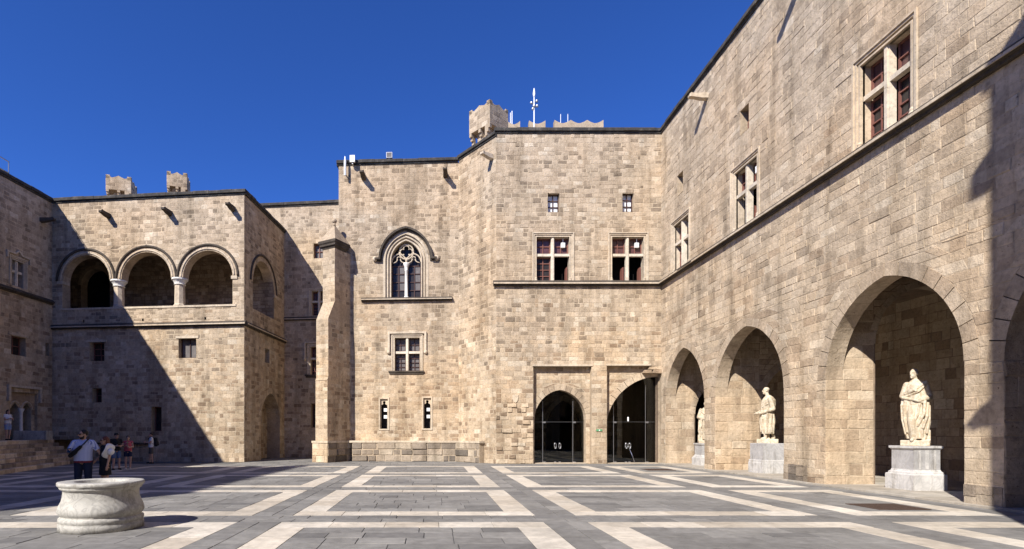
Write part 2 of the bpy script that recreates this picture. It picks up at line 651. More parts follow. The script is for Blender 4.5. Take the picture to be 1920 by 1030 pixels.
CAM = Vector((0, 0, 1.7))
def pixel_area(c, n, area):
    v = c - CAM
    if v.y < 1:
        return 0
    u = 812 + 1020 * v.x / v.y
    w = 812 - 1020 * v.z / v.y
    if not (-10 < u < 1930 and -10 < w < 1040):
        return 0
    return area * max(-n.dot(v.normalized()), 0.02) / v.length_squared

UNIT_STONES = []
for k in range(8):
    q = MB()
    j = lambda a: rnd.uniform(-a, a)
    bx, bz = 0.03, 0.06
    base = [(-0.5 + j(.025), 0.4, -0.5 + j(.05)), (0.5 + j(.025), 0.4, -0.5 + j(.05)), (0.5 + j(.025), 0.4, 0.5 + j(.05)), (-0.5 + j(.025), 0.4, 0.5 + j(.05))]
    mid_ = [(x, -0.45, z) for x, y, z in base]
    front = [(x * (1 - 2 * bx), -1 + j(.25), z * (1 - 2 * bz)) for x, y, z in base]
    q.add(base + mid_ + front, [(0, 1, 5, 4), (1, 2, 6, 5), (2, 3, 7, 6), (3, 0, 4, 7), (4, 5, 9, 8), (5, 6, 10, 9), (6, 7, 11, 10), (7, 4, 8, 11), (8, 9, 10), (8, 10, 11)])
    me = q.mesh('stone')
    me.materials.append(MAT['stone'])
    UNIT_STONES.append(me)

class Masonry:
    """collects the stones of one thing; the 300 that show largest become objects, the rest one joined part"""
    def __init__(self, root):
        self.root = root
        self.rec = []
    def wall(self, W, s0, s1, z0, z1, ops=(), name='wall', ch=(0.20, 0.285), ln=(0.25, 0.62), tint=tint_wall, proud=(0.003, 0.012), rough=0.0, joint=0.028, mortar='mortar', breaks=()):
        zs = {round(z0, 3), round(z1, 3)}
        for o in ops:
            for z in ((o.z0, o.z1) if o.spr is None else (o.z0, o.spr, o.ztop)):
                if z0 + 0.05 < z < z1 - 0.05:
                    zs.add(round(z, 3))
        for z in breaks:
            zs.add(z)
        zs = sorted(zs)
        zz = [zs[0]]
        for z in zs[1:]:
            if z - zz[-1] > 0.06:
                zz.append(z)
            else:
                zz[-1] = z if z == zs[-1] else zz[-1]
        edges = [zz[0]]
        for a, b_ in zip(zz, zz[1:]):
            n = max(1, round((b_ - a) / ((ch[0] + ch[1]) / 2)))
            ws = [rnd.uniform(*ch) for _ in range(n)]
            t = sum(ws)
            acc = a
            for w in ws[:-1]:
                acc += w / t * (b_ - a)
                edges.append(acc)
            edges.append(b_)
        mo = MB()
        part_recs = []
        for za, zb in zip(edges, edges[1:]):
            zm = (za + zb) / 2
            blocks = []
            for o in ops:
                if o.z0 - 1e-3 <= zm < o.ztop or (o.spr and o.z0 <= za < o.ztop):
                    if zm < o.z0:
                        continue
                    l0, r0 = o.span(za)
                    l1, r1 = o.span(min(zb, o.ztop))
                    blocks.append((l0, l1, r0, r1))
            blocks.sort()
            segs = []
            c0 = c1 = s0
            for l0, l1, r0, r1 in blocks:
                if l0 > c0 + 0.01 or l1 > c1 + 0.01:
                    segs.append((c0, c1, max(l0, c0), max(l1, c1)))
                c0, c1 = max(c0, r0), max(c1, r1)
            if c0 < s1 - 0.01 or c1 < s1 - 0.01:
                segs.append((c0, c1, s1, s1))
            for a0, a1, b0, b1 in segs:
                mo.add([W.P(a0, za), W.P(b0, za), W.P(b1, zb), W.P(a1, zb)], [(0, 1, 2, 3)])
                length = ((b0 - a0) + (b1 - a1)) / 2
                hh = zb - za
                cuts = [0.0]
                while cuts[-1] < length:
                    short = rnd.random() < 0.16
                    cuts.append(cuts[-1] + (rnd.uniform(0.20, 0.32) if short else rnd.uniform(*ln)) * (hh / 0.28) ** 0.5)
                if len(cuts) > 2 and length - cuts[-2] < 0.18:
                    cuts.pop()
                cuts[-1] = length
                for k in range(len(cuts) - 1):
                    f0, f1 = cuts[k] / length, cuts[k + 1] / length
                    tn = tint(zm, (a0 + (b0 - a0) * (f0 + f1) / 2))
                    jj = joint * rnd.uniform(0.55, 1.3) / 2 * (1.7 if tn[0] < 0.38 else 0.7)
                    q = [a0 + (b0 - a0) * f0 + jj, a0 + (b0 - a0) * f1 - jj, a1 + (b1 - a1) * f1 - jj, a1 + (b1 - a1) * f0 + jj]
                    if q[1] - q[0] < 0.05 and q[2] - q[3] < 0.05:
                        continue
                    q[1] = max(q[1], q[0] + 0.01); q[2] = max(q[2], q[3] + 0.01)
                    slant = (k == 0 and abs(a0 - a1) > 1e-3) or (k == len(cuts) - 2 and abs(b0 - b1) > 1e-3)
                    sm = sum(q) / 4
                    p = rnd.uniform(*proud) + (rnd.random() ** 4) * (rough(zm, sm) if callable(rough) else rough)
                    part_recs.append((W, q, za + jj, zb - jj, p, tn, slant))
        # a sheet broken up by openings becomes one object for each unbroken piece
        key = {}
        par = list(range(len(mo.f)))
        def find(i):
            while par[i] != i:
                par[i] = par[par[i]]
                i = par[i]
            return i
        spans = {}
        for i, f in enumerate(mo.f):
            c = [mo.v[k] for k in f]
            st_ = lambda p: (Vector((p[0], p[1], 0)) - W.o).dot(W.e)
            spans.setdefault(('b', round(c[0][2], 3)), []).append((st_(c[0]), st_(c[1]), i))
            spans.setdefault(('t', round(c[2][2], 3)), []).append((st_(c[3]), st_(c[2]), i))
        for (kd, z), lst in list(spans.items()):
            if kd == 't':
                for a, b_, i in lst:
                    for a2, b2, j_ in spans.get(('b', z), []):
                        if min(b_, b2) - max(a, a2) > 0.002:
                            par[find(i)] = find(j_)
        isl = {}
        for i in range(len(mo.f)):
            isl.setdefault(find(i), []).append(i)
        part = None
        for k_, idx in sorted(isl.items(), key=lambda kv: -len(kv[1])):
            m2 = MB()
            for i in idx:
                m2.add([mo.v[v] for v in mo.f[i]], [(0, 1, 2, 3)])
            o_ = m2.build(name, mortar, self.root, fix=False)
            part = part or o_
        for r in part_recs:
            self.rec.append((part,) + r)
        return part
    def finish(self, limit=300):
        scored = []
        for i, (part, W, q, za, zb, p, t, slant) in enumerate(self.rec):
            sm = sum(q) / 4
            a = (q[1] - q[0] + q[2] - q[3]) / 2 * (zb - za)
            scored.append((0 if slant else pixel_area(W.P(sm, (za + zb) / 2), W.n, a), i))
        scored.sort(reverse=True)
        chosen = {i for sc, i in scored[:limit] if sc > 0}
        big = MB()
        for i, (part, W, q, za, zb, p, t, slant) in enumerate(self.rec):
            if i in chosen:
                o = bpy.data.objects.new('stone', rnd.choice(UNIT_STONES))
                COL.objects.link(o)
                o.parent = part
                o.location = W.P((q[0] + q[1]) / 2, (za + zb) / 2, 0)
                o.rotation_euler = (0, 0, W.a)
                o.scale = (q[1] - q[0], p, zb - za)
                o.color = (*t, 1)
            else:
                j = lambda: rnd.uniform(-0.014, 0.014)
                bv = 0.012
                c = [(q[0] + j(), za + j()), (q[1] + j(), za + j()), (q[2] + j(), zb + j()), (q[3] + j(), zb + j())]
                cs, cz = sum(x for x, _ in c) / 4, (za + zb) / 2
                fr = [(x - math.copysign(min(bv, abs(x - cs) * .6), x - cs), z - math.copysign(bv, z - cz)) for x, z in c]
                vs = [W.P(x, z, -0.002) for x, z in c] + [W.P(x, z, p * 0.5) for x, z in c] + [W.P(x, z, p * rnd.uniform(0.85, 1.15)) for x, z in fr]
                big.add(vs, [(0, 1, 5, 4), (1, 2, 6, 5), (2, 3, 7, 6), (3, 0, 4, 7), (4, 5, 9, 8), (5, 6, 10, 9), (6, 7, 11, 10), (7, 4, 8, 11), (8, 9, 10), (8, 10, 11)], t)
        if big.v:
            o = big.build('stonework', 'stonework', self.root, fix=False)
            o['kind'] = 'stuff'
            o['label'] = 'remaining squared limestone blocks of the coursed masonry'

def quad(mb, *ps):
    mb.add(ps, [tuple(range(len(ps)))])

def voussoirs(root, W, op, depth, n, front=0.012, mat='stone', name='arch', lo=3.0, hi=9.5, jambs=True):
    """wedge stones round an arch: each a child of the arch part, which is the soffit lining"""
    core = MB()
    pts = op.outline(0.0, 20)
    if not jambs:
        pts = pts[1:-1]
    for a, b_ in zip(pts, pts[1:]):
        if a == b_:
            continue
        core.add([W.P(*a, 0.0), W.P(*b_, 0.0), W.P(*b_, -depth), W.P(*a, -depth)], [(0, 1, 2, 3)])
    arch = core.build(name, 'reveal', root, fix=False)
    g = op.ring
    for right in ((False, True) if not op.half else (False,)):
        A = op.arc(-0.006, n, right)
        B = op.arc(g, n, right)
        A2 = op.arc(-0.006, n * 3, right)
        B2 = op.arc(g, n * 3, right)
        for k in range(n):
            e = 0.03
            def lerp(p, q, t):
                return (p[0] + (q[0] - p[0]) * t, p[1] + (q[1] - p[1]) * t)
            ins = A2[3 * k:3 * k + 4]
            out = B2[3 * k:3 * k + 4]
            ins = [lerp(ins[0], ins[1], 0.08)] + ins[1:3] + [lerp(ins[3], ins[2], 0.08)]
            out = [lerp(out[0], out[1], 0.08)] + out[1:3] + [lerp(out[3], out[2], 0.08)]
            q = MB()
            prism(q, W, ins + out[::-1], -depth + 0.01, front + rnd.uniform(-0.006, 0.006))
            o = q.build('voussoir', mat, arch)
            zc = (ins[0][1] + out[-1][1]) / 2
            t = tint_wall(zc, 0, lo, hi)
            t = tuple(0.45 * x + 0.55 * y for x, y in zip(t, (0.49, 0.395, 0.29)))
            o.color = (*t, 1)
    return arch

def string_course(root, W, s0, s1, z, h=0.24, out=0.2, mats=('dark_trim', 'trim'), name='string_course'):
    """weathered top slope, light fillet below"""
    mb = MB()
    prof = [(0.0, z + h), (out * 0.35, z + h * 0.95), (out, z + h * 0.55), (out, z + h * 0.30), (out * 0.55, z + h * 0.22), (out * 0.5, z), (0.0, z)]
    n = len(prof)
    k = max(1, int((s1 - s0) / 1.4))
    vs, fs = [], []
    for i in range(k + 1):
        s = s0 + (s1 - s0) * i / k
        w = 0 if i in (0, k) else rnd.uniform(-0.012, 0.012)
        vs += [W.P(s, zz + w * 0.5, d + (w if d > 0 else -0.02)) for d, zz in prof]
    for i in range(k):
        for j in range(n):
            l = (j + 1) % n
            fs.append((i * n + j, i * n + l, (i + 1) * n + l, (i + 1) * n + j))
    fs += [tuple(range(n)), tuple(k * n + j for j in range(n))[::-1]]
    mb.add(vs, fs)
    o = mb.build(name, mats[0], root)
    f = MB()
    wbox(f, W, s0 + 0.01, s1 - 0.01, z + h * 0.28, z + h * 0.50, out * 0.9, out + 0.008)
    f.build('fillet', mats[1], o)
    return o

def coping(root, W, s0, s1, z, h=0.30, out=0.15, back=0.5):
    base = MB()
    wbox(base, W, s0, s1, z, z + h * 0.35, -back, out * 0.4)
    part = base.build('coping', 'coping', root)
    s = s0
    while s < s1 - 0.05:
        l = min(rnd.uniform(0.55, 1.05), s1 - s)
        if s1 - (s + l) < 0.3:
            l = s1 - s
        q = MB()
        o_ = out + rnd.uniform(-0.02, 0.02)
        top = z + h + rnd.uniform(-0.015, 0.015)
        zs = z + h * 0.35
        vs = []
        for ss in (s + 0.006, s + l - 0.006):
            vs += [W.P(ss, zs, -back), W.P(ss, zs, o_), W.P(ss, top - 0.05, o_), W.P(ss, top, o_ - 0.05), W.P(ss, top, -back)]
        q.add(vs, [(0, 4, 3, 2, 1), (5, 6, 7, 8, 9), (0, 1, 6, 5), (1, 2, 7, 6), (2, 3, 8, 7), (3, 4, 9, 8), (4, 0, 5, 9)])
        q.build('coping_stone', 'coping', part)
        s += l
    return part

def gargoyle(root, W, s, z, length=0.85, mat='dark_trim'):
    mb = MB()
    rings = []
    for d, w, h0, h1 in ((-0.05, 0.14, -0.16, 0.14), (length * 0.35, 0.13, -0.15, 0.13), (length * 0.75, 0.11, -0.05, 0.13), (length * 0.93, 0.13, -0.04, 0.15), (length, 0.09, -0.01, 0.10)):
        rings.append([W.P(s - w, z + h0 * 0.6, d), W.P(s, z + h0, d), W.P(s + w, z + h0 * 0.6, d), W.P(s + w, z + h1, d), W.P(s + w * 0.4, z + h1 * 0.75, d), W.P(s - w * 0.4, z + h1 * 0.75, d), W.P(s - w, z + h1, d)])
    mb.loft(rings)
    return mb.build('water_spout', mat, root)

def reveal(root, W, pts, d0, d1, mat='reveal', name='reveal', closed=True):
    mb = MB()
    n = len(pts)
    for i in range(n if closed else n - 1):
        a, b_ = pts[i], pts[(i + 1) % n]
        mb.add([W.P(*a, d0), W.P(*b_, d0), W.P(*b_, d1), W.P(*a, d1)], [(0, 1, 2, 3)])
    return mb.build(name, mat, root, fix=False)

def rect(s0, s1, z0, z1):
    return [(s0, z0), (s0, z1), (s1, z1), (s1, z0)]

def small_window(root, W, s0, s1, z0, z1, depth=0.35, pane='pane', grid=(2, 3), lintel=False, wood='wood', open_=False):
    w = reveal(root, W, rect(s0, s1, z0, z1), 0.012, -depth - 0.1, 'reveal', 'window')
    bk = MB(); quad(bk, W.P(s0, z0, -depth - 0.06), W.P(s1, z0, -depth - 0.06), W.P(s1, z1, -depth - 0.06), W.P(s0, z1, -depth - 0.06))
    bk.build('pane', pane, w)
    fr = MB()
    mould(fr, W, rect(s0 + 0.001, s1 - 0.001, z0 + 0.001, z1 - 0.001), -0.055, 0, -depth - 0.05, -depth, True)
    for i in range(1, grid[0]):
        s = s0 + (s1 - s0) * i / grid[0]
        wbox(fr, W, s - 0.022, s + 0.022, z0 + 0.03, z1 - 0.03, -depth - 0.045, -depth + 0.005)
    for i in range(1, grid[1]):
        z = z0 + (z1 - z0) * i / grid[1]
        wbox(fr, W, s0 + 0.03, s1 - 0.03, z - 0.018, z + 0.018, -depth - 0.043, -depth + 0.008)
    fr.build('frame', wood, w)
    if lintel:
        l = MB()
        pts = [(s0 - 0.16, z1 + 0.0), (s1 + 0.16, z1), (s1 + 0.16, z1 + 0.14), ((s0 + s1) / 2 + 0.16, z1 + 0.15), ((s0 + s1) / 2, z1 + 0.27), ((s0 + s1) / 2 - 0.16, z1 + 0.15), (s0 - 0.16, z1 + 0.14)]
        prism(l, W, pts, 0.0, 0.05)
        l.build('lintel', 'trim', w)
    return w

def cross_window(root, W, s0, s1, z0, z1, surround=0.24, transom=0.62, open_left=False, open_right=False, sill=False, hood=False, device=False, panes='pane_red', bases=True, wood='wood'):
    """stone cross window: stepped surround, mullion, transom, red-brown casements"""
    path = [(s0, z0), (s0, z1), (s1, z1), (s1, z0)]
    w = reveal(root, W, rect(s0, s1, z0, z1), -0.10, -0.44, 'trim', 'window')
    f = MB()
    mould(f, W, path, surround - 0.06, surround, -0.02, 0.055)
    mould(f, W, path, surround - 0.13, surround - 0.06, -0.05, 0.015)
    mould(f, W, path, 0.055, surround - 0.13, -0.16, -0.045)
    mould(f, W, path, 0.0, 0.055, -0.16, -0.01)
    f.build('surround', 'trim', w)
    sm = (s0 + s1) / 2
    zt = z0 + (z1 - z0) * transom
    mu = MB()
    wbox(mu, W, sm - 0.085, sm + 0.085, z0, z1, -0.30, -0.10)
    wbox(mu, W, sm - 0.05, sm + 0.05, z0, z1 - 0.03, -0.10, -0.06)
    mu.build('mullion', 'mullion', w)
    tr = MB()
    wbox(tr, W, s0, sm - 0.086, zt - 0.07, zt + 0.07, -0.295, -0.11)
    wbox(tr, W, sm + 0.086, s1, zt - 0.07, zt + 0.07, -0.295, -0.11)
    tr.build('transom', 'mullion', w)
    if bases:
        bs = MB()
        for s in (s0 - 0.03, s1 + 0.03):
            mb_c = W.P(s, z0, -0.03)
            bs.lathe([(0.075, 0), (0.085, 0.05), (0.06, 0.09), (0.07, 0.14), (0.04, 0.2)], mb_c, 10)
        bs.build('shaft_base', 'trim', w)
    bk = MB()
    quad(bk, W.P(s0 - .3, z0 - .3, -1.6), W.P(s1 + .3, z0 - .3, -1.6), W.P(s1 + .3, z1 + .3, -1.6), W.P(s0 - .3, z1 + .3, -1.6))
    for a, b_ in zip(rect(s0 - .3, s1 + .3, z0 - .3, z1 + .3), rect(s0 - .3, s1 + .3, z0 - .3, z1 + .3)[1:] + [(s0 - .3, z0 - .3)]):
        bk.add([W.P(*a, -0.43), W.P(*b_, -0.43), W.P(*b_, -1.6), W.P(*a, -1.6)], [(0, 1, 2, 3)])
    bk.build('room', 'black', w, fix=False)
    for side, (a, b_) in enumerate(((s0, sm - 0.086), (sm + 0.086, s1))):
        for up, (c, d) in enumerate(((z0, zt - 0.071), (zt + 0.071, z1))):
            if not up and ((side == 0 and open_left) or (side == 1 and open_right)):
                leaf = MB()                          # casement swung inwards against the jamb
                wbox(leaf, W, b_ - 0.09, b_ - 0.045, c + 0.02, c + (d - c) * 0.62, -0.80, -0.34)
                leaf.build('open_casement', wood, w)
                continue
            fr = MB()
            mould(fr, W, rect(a, b_, c, d), -0.06, 0.0, -0.40, -0.34, True)
            for i in range(1, 2 if up else 2):
                s = (a + b_) / 2
                wbox(fr, W, s - 0.02, s + 0.02, c + 0.05, d - 0.05, -0.385, -0.332)
            for i in range(1, 2 if up else 4):
                z = c + (d - c) * i / (2 if up else 4)
                wbox(fr, W, a + 0.05, b_ - 0.05, z - 0.02, z + 0.02, -0.383, -0.334)
            ca = fr.build('casement', wood, w)
            p = MB()
            quad(p, W.P(a + .03, c + .03, -0.388), W.P(b_ - .03, c + .03, -0.388), W.P(b_ - .03, d - .03, -0.388), W.P(a + .03, d - .03, -0.388))
            p.build('pane', panes if up else ('pane' if panes == 'pane_red' else panes), ca)
    if device:
        q = MB()
        wbox(q, W, s1 - 0.42, s1 - 0.20, z1 - 0.52, z1 - 0.26, -0.33, -0.20)
        wbox(q, W, s1 - 0.33, s1 - 0.29, z1 - 0.27, z1 - 0.02, -0.28, -0.24)
        q.build('light_box', 'white_metal', w)
    if sill:
        q = MB()
        wbox(q, W, s0 - 0.36, s1 + 0.26, z0 - 0.10, z0 - 0.002, -0.1, 0.12)
        wbox(q, W, s0 - 0.30, s1 + 0.22, z0 - 0.20, z0 - 0.10, -0.02, 0.07)
        q.build('sill', 'dark_trim', w)
    if hood:
        q = MB()
        zb = z1 - (z1 - z0) * 0.40
        hp = [(s0 - 0.36, zb), (s0 - 0.36, z1 + 0.30), (s1 + 0.36, z1 + 0.30), (s1 + 0.36, zb)]
        mould(q, W, hp, -0.07, 0.05, -0.02, 0.12)
        for s in (s0 - 0.36, s1 + 0.36):
            q.ell(W.P(s, zb - 0.08, 0.05), (0.12, 0.12, 0.13), None, 10, 6)
        q.build('hood_mould', 'trim', w)
    return w

def plain(root, name, mat, *quads):
    mb = MB()
    for q in quads:
        quad(mb, *[Vector(p) for p in q])
    return mb.build(name, mat, root, fix=False)

def roof(root, pts, z, z_low=None, mat='reveal'):
    """flat roof behind the parapet and blank rear walls closing the block"""
    mb = MB()
    n = len(pts)
    mb.add([(x, y, z) for x, y in pts] + [(x, y, 0) for x, y in pts], [tuple(range(n))])
    return mb.build('roof', mat, root, fix=False)

def rear(root, path, z, mat='reveal'):
    mb = MB()
    for a, b_ in zip(path, path[1:]):
        quad(mb, Vector((*a, 0)), Vector((*b_, 0)), Vector((*b_, z)), Vector((*a, z)))
    return mb.build('rear_wall', mat, root, fix=False)

# ------------------------------------------------------------------ ground and paving
g = MB()
quad(g, Vector((-3000, -3000, -0.06)), Vector((3000, -3000, -0.06)), Vector((3000, 3000, -0.06)), Vector((-3000, 3000, -0.06)))
gr = g.build('ground', 'grout', None, fix=False)
gr['kind'] = 'structure'
g = MB()
quad(g, Vector((-30, -12, -0.014)), Vector((18, -12, -0.014)), Vector((18, 44, -0.014)), Vector((-30, 44, -0.014)))
court = g.build('courtyard_paving', 'grout', None, fix=False)
court['kind'] = 'structure'
court['label'] = 'grey slate courtyard paving crossed by frames of pale marble bands'

GREY = [((0.222, 0.212, 0.198), 4), ((0.200, 0.191, 0.178), 3), ((0.242, 0.231, 0.214), 3), ((0.172, 0.165, 0.156), 1.5), ((0.272, 0.258, 0.238), 0.8)]
PALE = [((0.585, 0.520, 0.430), 4), ((0.545, 0.480, 0.392), 3), ((0.620, 0.560, 0.472), 3), ((0.500, 0.435, 0.350), 1)]
UNIT_SLABS = []
for k in range(6):
    q = MB()
    j = lambda a: rnd.uniform(-a, a)
    lo_ = [(-0.5, -0.5, -1), (0.5, -0.5, -1), (0.5, 0.5, -1), (-0.5, 0.5, -1)]
    mi_ = [(x, y, -0.12) for x, y, z in lo_]
    hi_ = [(x * 0.984, y * 0.975, j(0.14)) for x, y, z in lo_]
    q.add(lo_ + mi_ + hi_, [(0, 1, 5, 4), (1, 2, 6, 5), (2, 3, 7, 6), (3, 0, 4, 7), (4, 5, 9, 8), (5, 6, 10, 9), (6, 7, 11, 10), (7, 4, 8, 11), (8, 9, 10), (8, 10, 11)])
    me = q.mesh('slab')
    me.materials.append(MAT['slab'])
    UNIT_SLABS.append(me)
SLABS = {'paving_slab': [], 'marble_slab': []}
def slab(x0, x1, y0, y1, pale=False, gap=None):
    gp = gap if gap is not None else (0.008 if pale else 0.015)
    SLABS['marble_slab' if pale else 'paving_slab'].append((x0 + gp / 2, x1 - gp / 2, y0 + gp / 2, y1 - gp / 2, pick(PALE if pale else GREY), rnd.uniform(-0.004, 0.002)))
def fill(x0, x1, y0, y1, along_x=True):
    """random coursed slabs"""
    a0, a1, b0, b1 = (y0, y1, x0, x1) if along_x else (x0, x1, y0, y1)
    n = max(1, round((a1 - a0) / 0.46))
    ws = [rnd.uniform(0.36, 0.56) for _ in range(n)]
    t = sum(ws)
    a = a0
    for w in ws:
        w = w / t * (a1 - a0)
        b_ = b0
        while b_ < b1 - 1e-4:
            l = rnd.uniform(0.45, 1.15)
            if b1 - b_ - l < 0.32:
                l = b1 - b_
            if along_x:
                slab(b_, b_ + l, a, a + w)
            else:
                slab(a, a + w, b_, b_ + l)
            b_ += l
        a += w
def band_x(x0, x1, y0, y1):
    n = max(1, round((x1 - x0) / 0.98))
    for i in range(n):
        slab(x0 + (x1 - x0) * i / n, x0 + (x1 - x0) * (i + 1) / n, y0, y1, True)
def band_y(x0, x1, y0, y1):
    n = max(1, round((y1 - y0) / 0.98))
    for i in range(n):
        slab(x0, x1, y0 + (y1 - y0) * i / n, y0 + (y1 - y0) * (i + 1) / n, True)
XS = [(-20.41, -15.41), (-14.57, -9.57), (-8.73, -3.73), (-2.89, 2.11), (2.95, 7.95), (8.75, 11.80)]
YS = [(-0.46, 4.54), (5.38, 10.38), (11.22, 16.22), (17.06, 22.06), (22.90, 27.90)]
BW = 0.575
for (x0, x1) in XS:
    for (y0, y1) in YS:
        band_x(x0, x1, y0, y0 + BW)
        band_x(x0, x1, y1 - BW, y1)
        band_y(x0, x0 + BW, y0 + BW, y1 - BW)
        band_y(x1 - BW, x1, y0 + BW, y1 - BW)
        fill(x0 + BW, x1 - BW, y0 + BW, y1 - BW)
for i in range(len(YS)):
    y1 = YS[i][1]
    y2 = YS[i + 1][0] if i + 1 < len(YS) else 29.9
    fill(-26.0, 12.55, y1, y2)
for (a, b_) in zip([(-27, -21.25)] + XS, XS + [(12.55, 13)]):
    x0, x1 = a[1], b_[0]
    for (y0, y1) in YS:
        fill(x0, x1, y0, y1, x1 - x0 > 2)
fill(-11.0, 3.6, 29.9, 38.0)
for nm, rec in SLABS.items():
    def sc(r):
        cx, cy = (r[0] + r[1]) / 2, (r[2] + r[3]) / 2
        return pixel_area(Vector((cx, cy, 0)), Vector((0, 0, 1)), (r[1] - r[0]) * (r[3] - r[2]))
    order = sorted(range(len(rec)), key=lambda i: -sc(rec[i]))
    chosen = set(i for i in order[:300] if sc(rec[i]) > 0)
    big = MB()
    for i, (x0, x1, y0, y1, t, dz) in enumerate(rec):
        if i in chosen:
            o = bpy.data.objects.new(nm, rnd.choice(UNIT_SLABS))
            COL.objects.link(o)
            o.parent = court
            o.location = ((x0 + x1) / 2, (y0 + y1) / 2, dz)
            o.scale = (x1 - x0, y1 - y0, 0.02)
            o.color = (*t, 1)
        else:
            j = lambda: rnd.uniform(-0.003, 0.003)
            e = 0.007
            lo_ = [(x0, y0), (x1, y0), (x1, y1), (x0, y1)]
            hi_ = [(x0 + e, y0 + e), (x1 - e, y0 + e), (x1 - e, y1 - e), (x0 + e, y1 - e)]
            vs = [(x, y, -0.013) for x, y in lo_] + [(x, y, dz - 0.003) for x, y in lo_] + [(x, y, dz + j()) for x, y in hi_]
            big.add(vs, [(0, 1, 5, 4), (1, 2, 6, 5), (2, 3, 7, 6), (3, 0, 4, 7), (4, 5, 9, 8), (5, 6, 10, 9), (6, 7, 11, 10), (7, 4, 8, 11), (8, 9, 10), (8, 10, 11)], t)
    if big.v:
        o = big.build(nm + 's', 'slabs', court, fix=False)
        o['kind'] = 'stuff'
        o['label'] = 'farther grey paving slabs of the courtyard' if nm == 'paving_slab' else 'farther pale marble slabs of the paving frames'

# ------------------------------------------------------------------ wall planes of the courtyard
WA = Plane((-25.6, -4.5), (-23.0, 32.85))
WB = Plane((-23.0, 32.85), (-10.97, 31.6))
WS = Plane((-10.97, 31.6), (-10.33, 37.8))
WC = Plane((-10.33, 37.8), (-5.40, 37.28))
WD = Plane((-5.74, 33.10), (1.54, 32.70))
WX = Plane((1.54, 32.70), (3.47, 30.0))
WE = Plane((3.47, 30.0), (12.59, 30.0))
WF = Plane((12.59, 30.0), (12.59, 3.62))

# ------------------------------------------------------------------ west wing (shaded, far left)
R = thing('palace_wing', 'shaded stone wing at the far left, above the steps', 'building', (-23.5, 30, 0))
M = Masonry(R)
oW1 = Op(34.36, 35.58, 9.86, 11.52)
oW2 = Op(34.5, 35.47, 6.03, 7.10)
oW3 = Op(36.91, 37.2, 6.30, 7.06)
oDo = Op(34.40, 36.30, 1.33, 3.98)
part = M.wall(WA, 24.0, WA.L, 0.0, 15.55, (oW1, oW2, oW3, oDo))
plain(R, 'wall', 'mortar', [WA.P(0, 0), WA.P(24, 0), WA.P(24, 15.55), WA.P(0, 15.55)])
coping(R, WA, 10, WA.L - 0.02, 15.55)
string_course(R, WA, 24, WA.L - 0.02, 9.42, 0.30, 0.20, ('dark_trim', 'dark_trim'))
cross_window(R, WA, 34.58, 35.36, 9.86, 11.28, 0.22, 0.58, bases=False)
q = MB(); mould(q, WA, [(34.22, 11.3), (34.22, 11.62), (34.75, 11.64), (34.97, 11.84), (35.19, 11.64), (35.72, 11.62), (35.72, 11.3)], -0.04, 0.06, -0.02, 0.10); q.build('hood_mould', 'trim', R)
small_window(R, WA, 34.5, 35.47, 6.03, 7.10, lintel=True, grid=(2, 2))
small_window(R, WA, 36.91, 37.2, 6.30, 7.06, grid=(1, 1))
gargoyle(R, WA, 36.6, 14.2)
gargoyle(R, WA, 21.5, 14.4)
# twin-arched doorway with a marble column
WA2 = WA.shifted(-0.16)
dl, dr = Op(34.62, 35.22, 1.33, 3.42, 3.06, 0.0), Op(35.42, 36.06, 1.33, 3.42, 3.06, 0.0)
door = M.wall(WA2, 34.40, 36.30, 1.33, 3.98, (dl, dr), 'doorway', (0.3, 0.45), (0.4, 0.9), joint=0.012)
reveal(R, WA, rect(34.40, 36.30, 1.33, 3.98), 0.01, -0.16)
for o_ in (dl, dr):
    rv = reveal(R, WA2, o_.outline(0, 10), 0.0, -0.5, 'trim', 'door_reveal', False)
    q = MB(); roll(q, WA2, o_.outline(0.05, 10)[1:-1], 0.045, 0.01); q.build('moulding', 'trim', rv)
    q = MB(); quad(q, WA2.P(o_.s0 - .1, 1.33, -0.5), WA2.P(o_.s1 + .1, 1.33, -0.5), WA2.P(o_.s1 + .1, 3.5, -0.5), WA2.P(o_.s0 - .1, 3.5, -0.5)); q.build('door', 'black', rv)  # black sheet painted as the darkness beyond the doorway
q = MB(); c_ = WA2.P(35.32, 1.33, 0.02)
q.lathe([(0.16, 0), (0.16, 0.06), (0.12, 0.12), (0.10, 0.18), (0.085, 1.45), (0.10, 1.48), (0.09, 1.53), (0.16, 1.68), (0.17, 1.74)], c_, 16)
q.build('column', 'white_marble', R, True)
q = MB(); mould(q, WA, [(34.26, 3.45), (34.26, 4.30), (36.44, 4.30), (36.44, 3.45)], -0.08, 0.05, -0.02, 0.16); q.build('hood_mould', 'trim', R)
roof(R, [(-25.6, -4.5), (-23.0, 32.85), (-23, 41), (-34, 41), (-34, -4.5)], 15.5)
rear(R, [(-23, 41), (-34, 41), (-34, -4.5), (-25.6, -4.5)], 15.5)
M.finish()

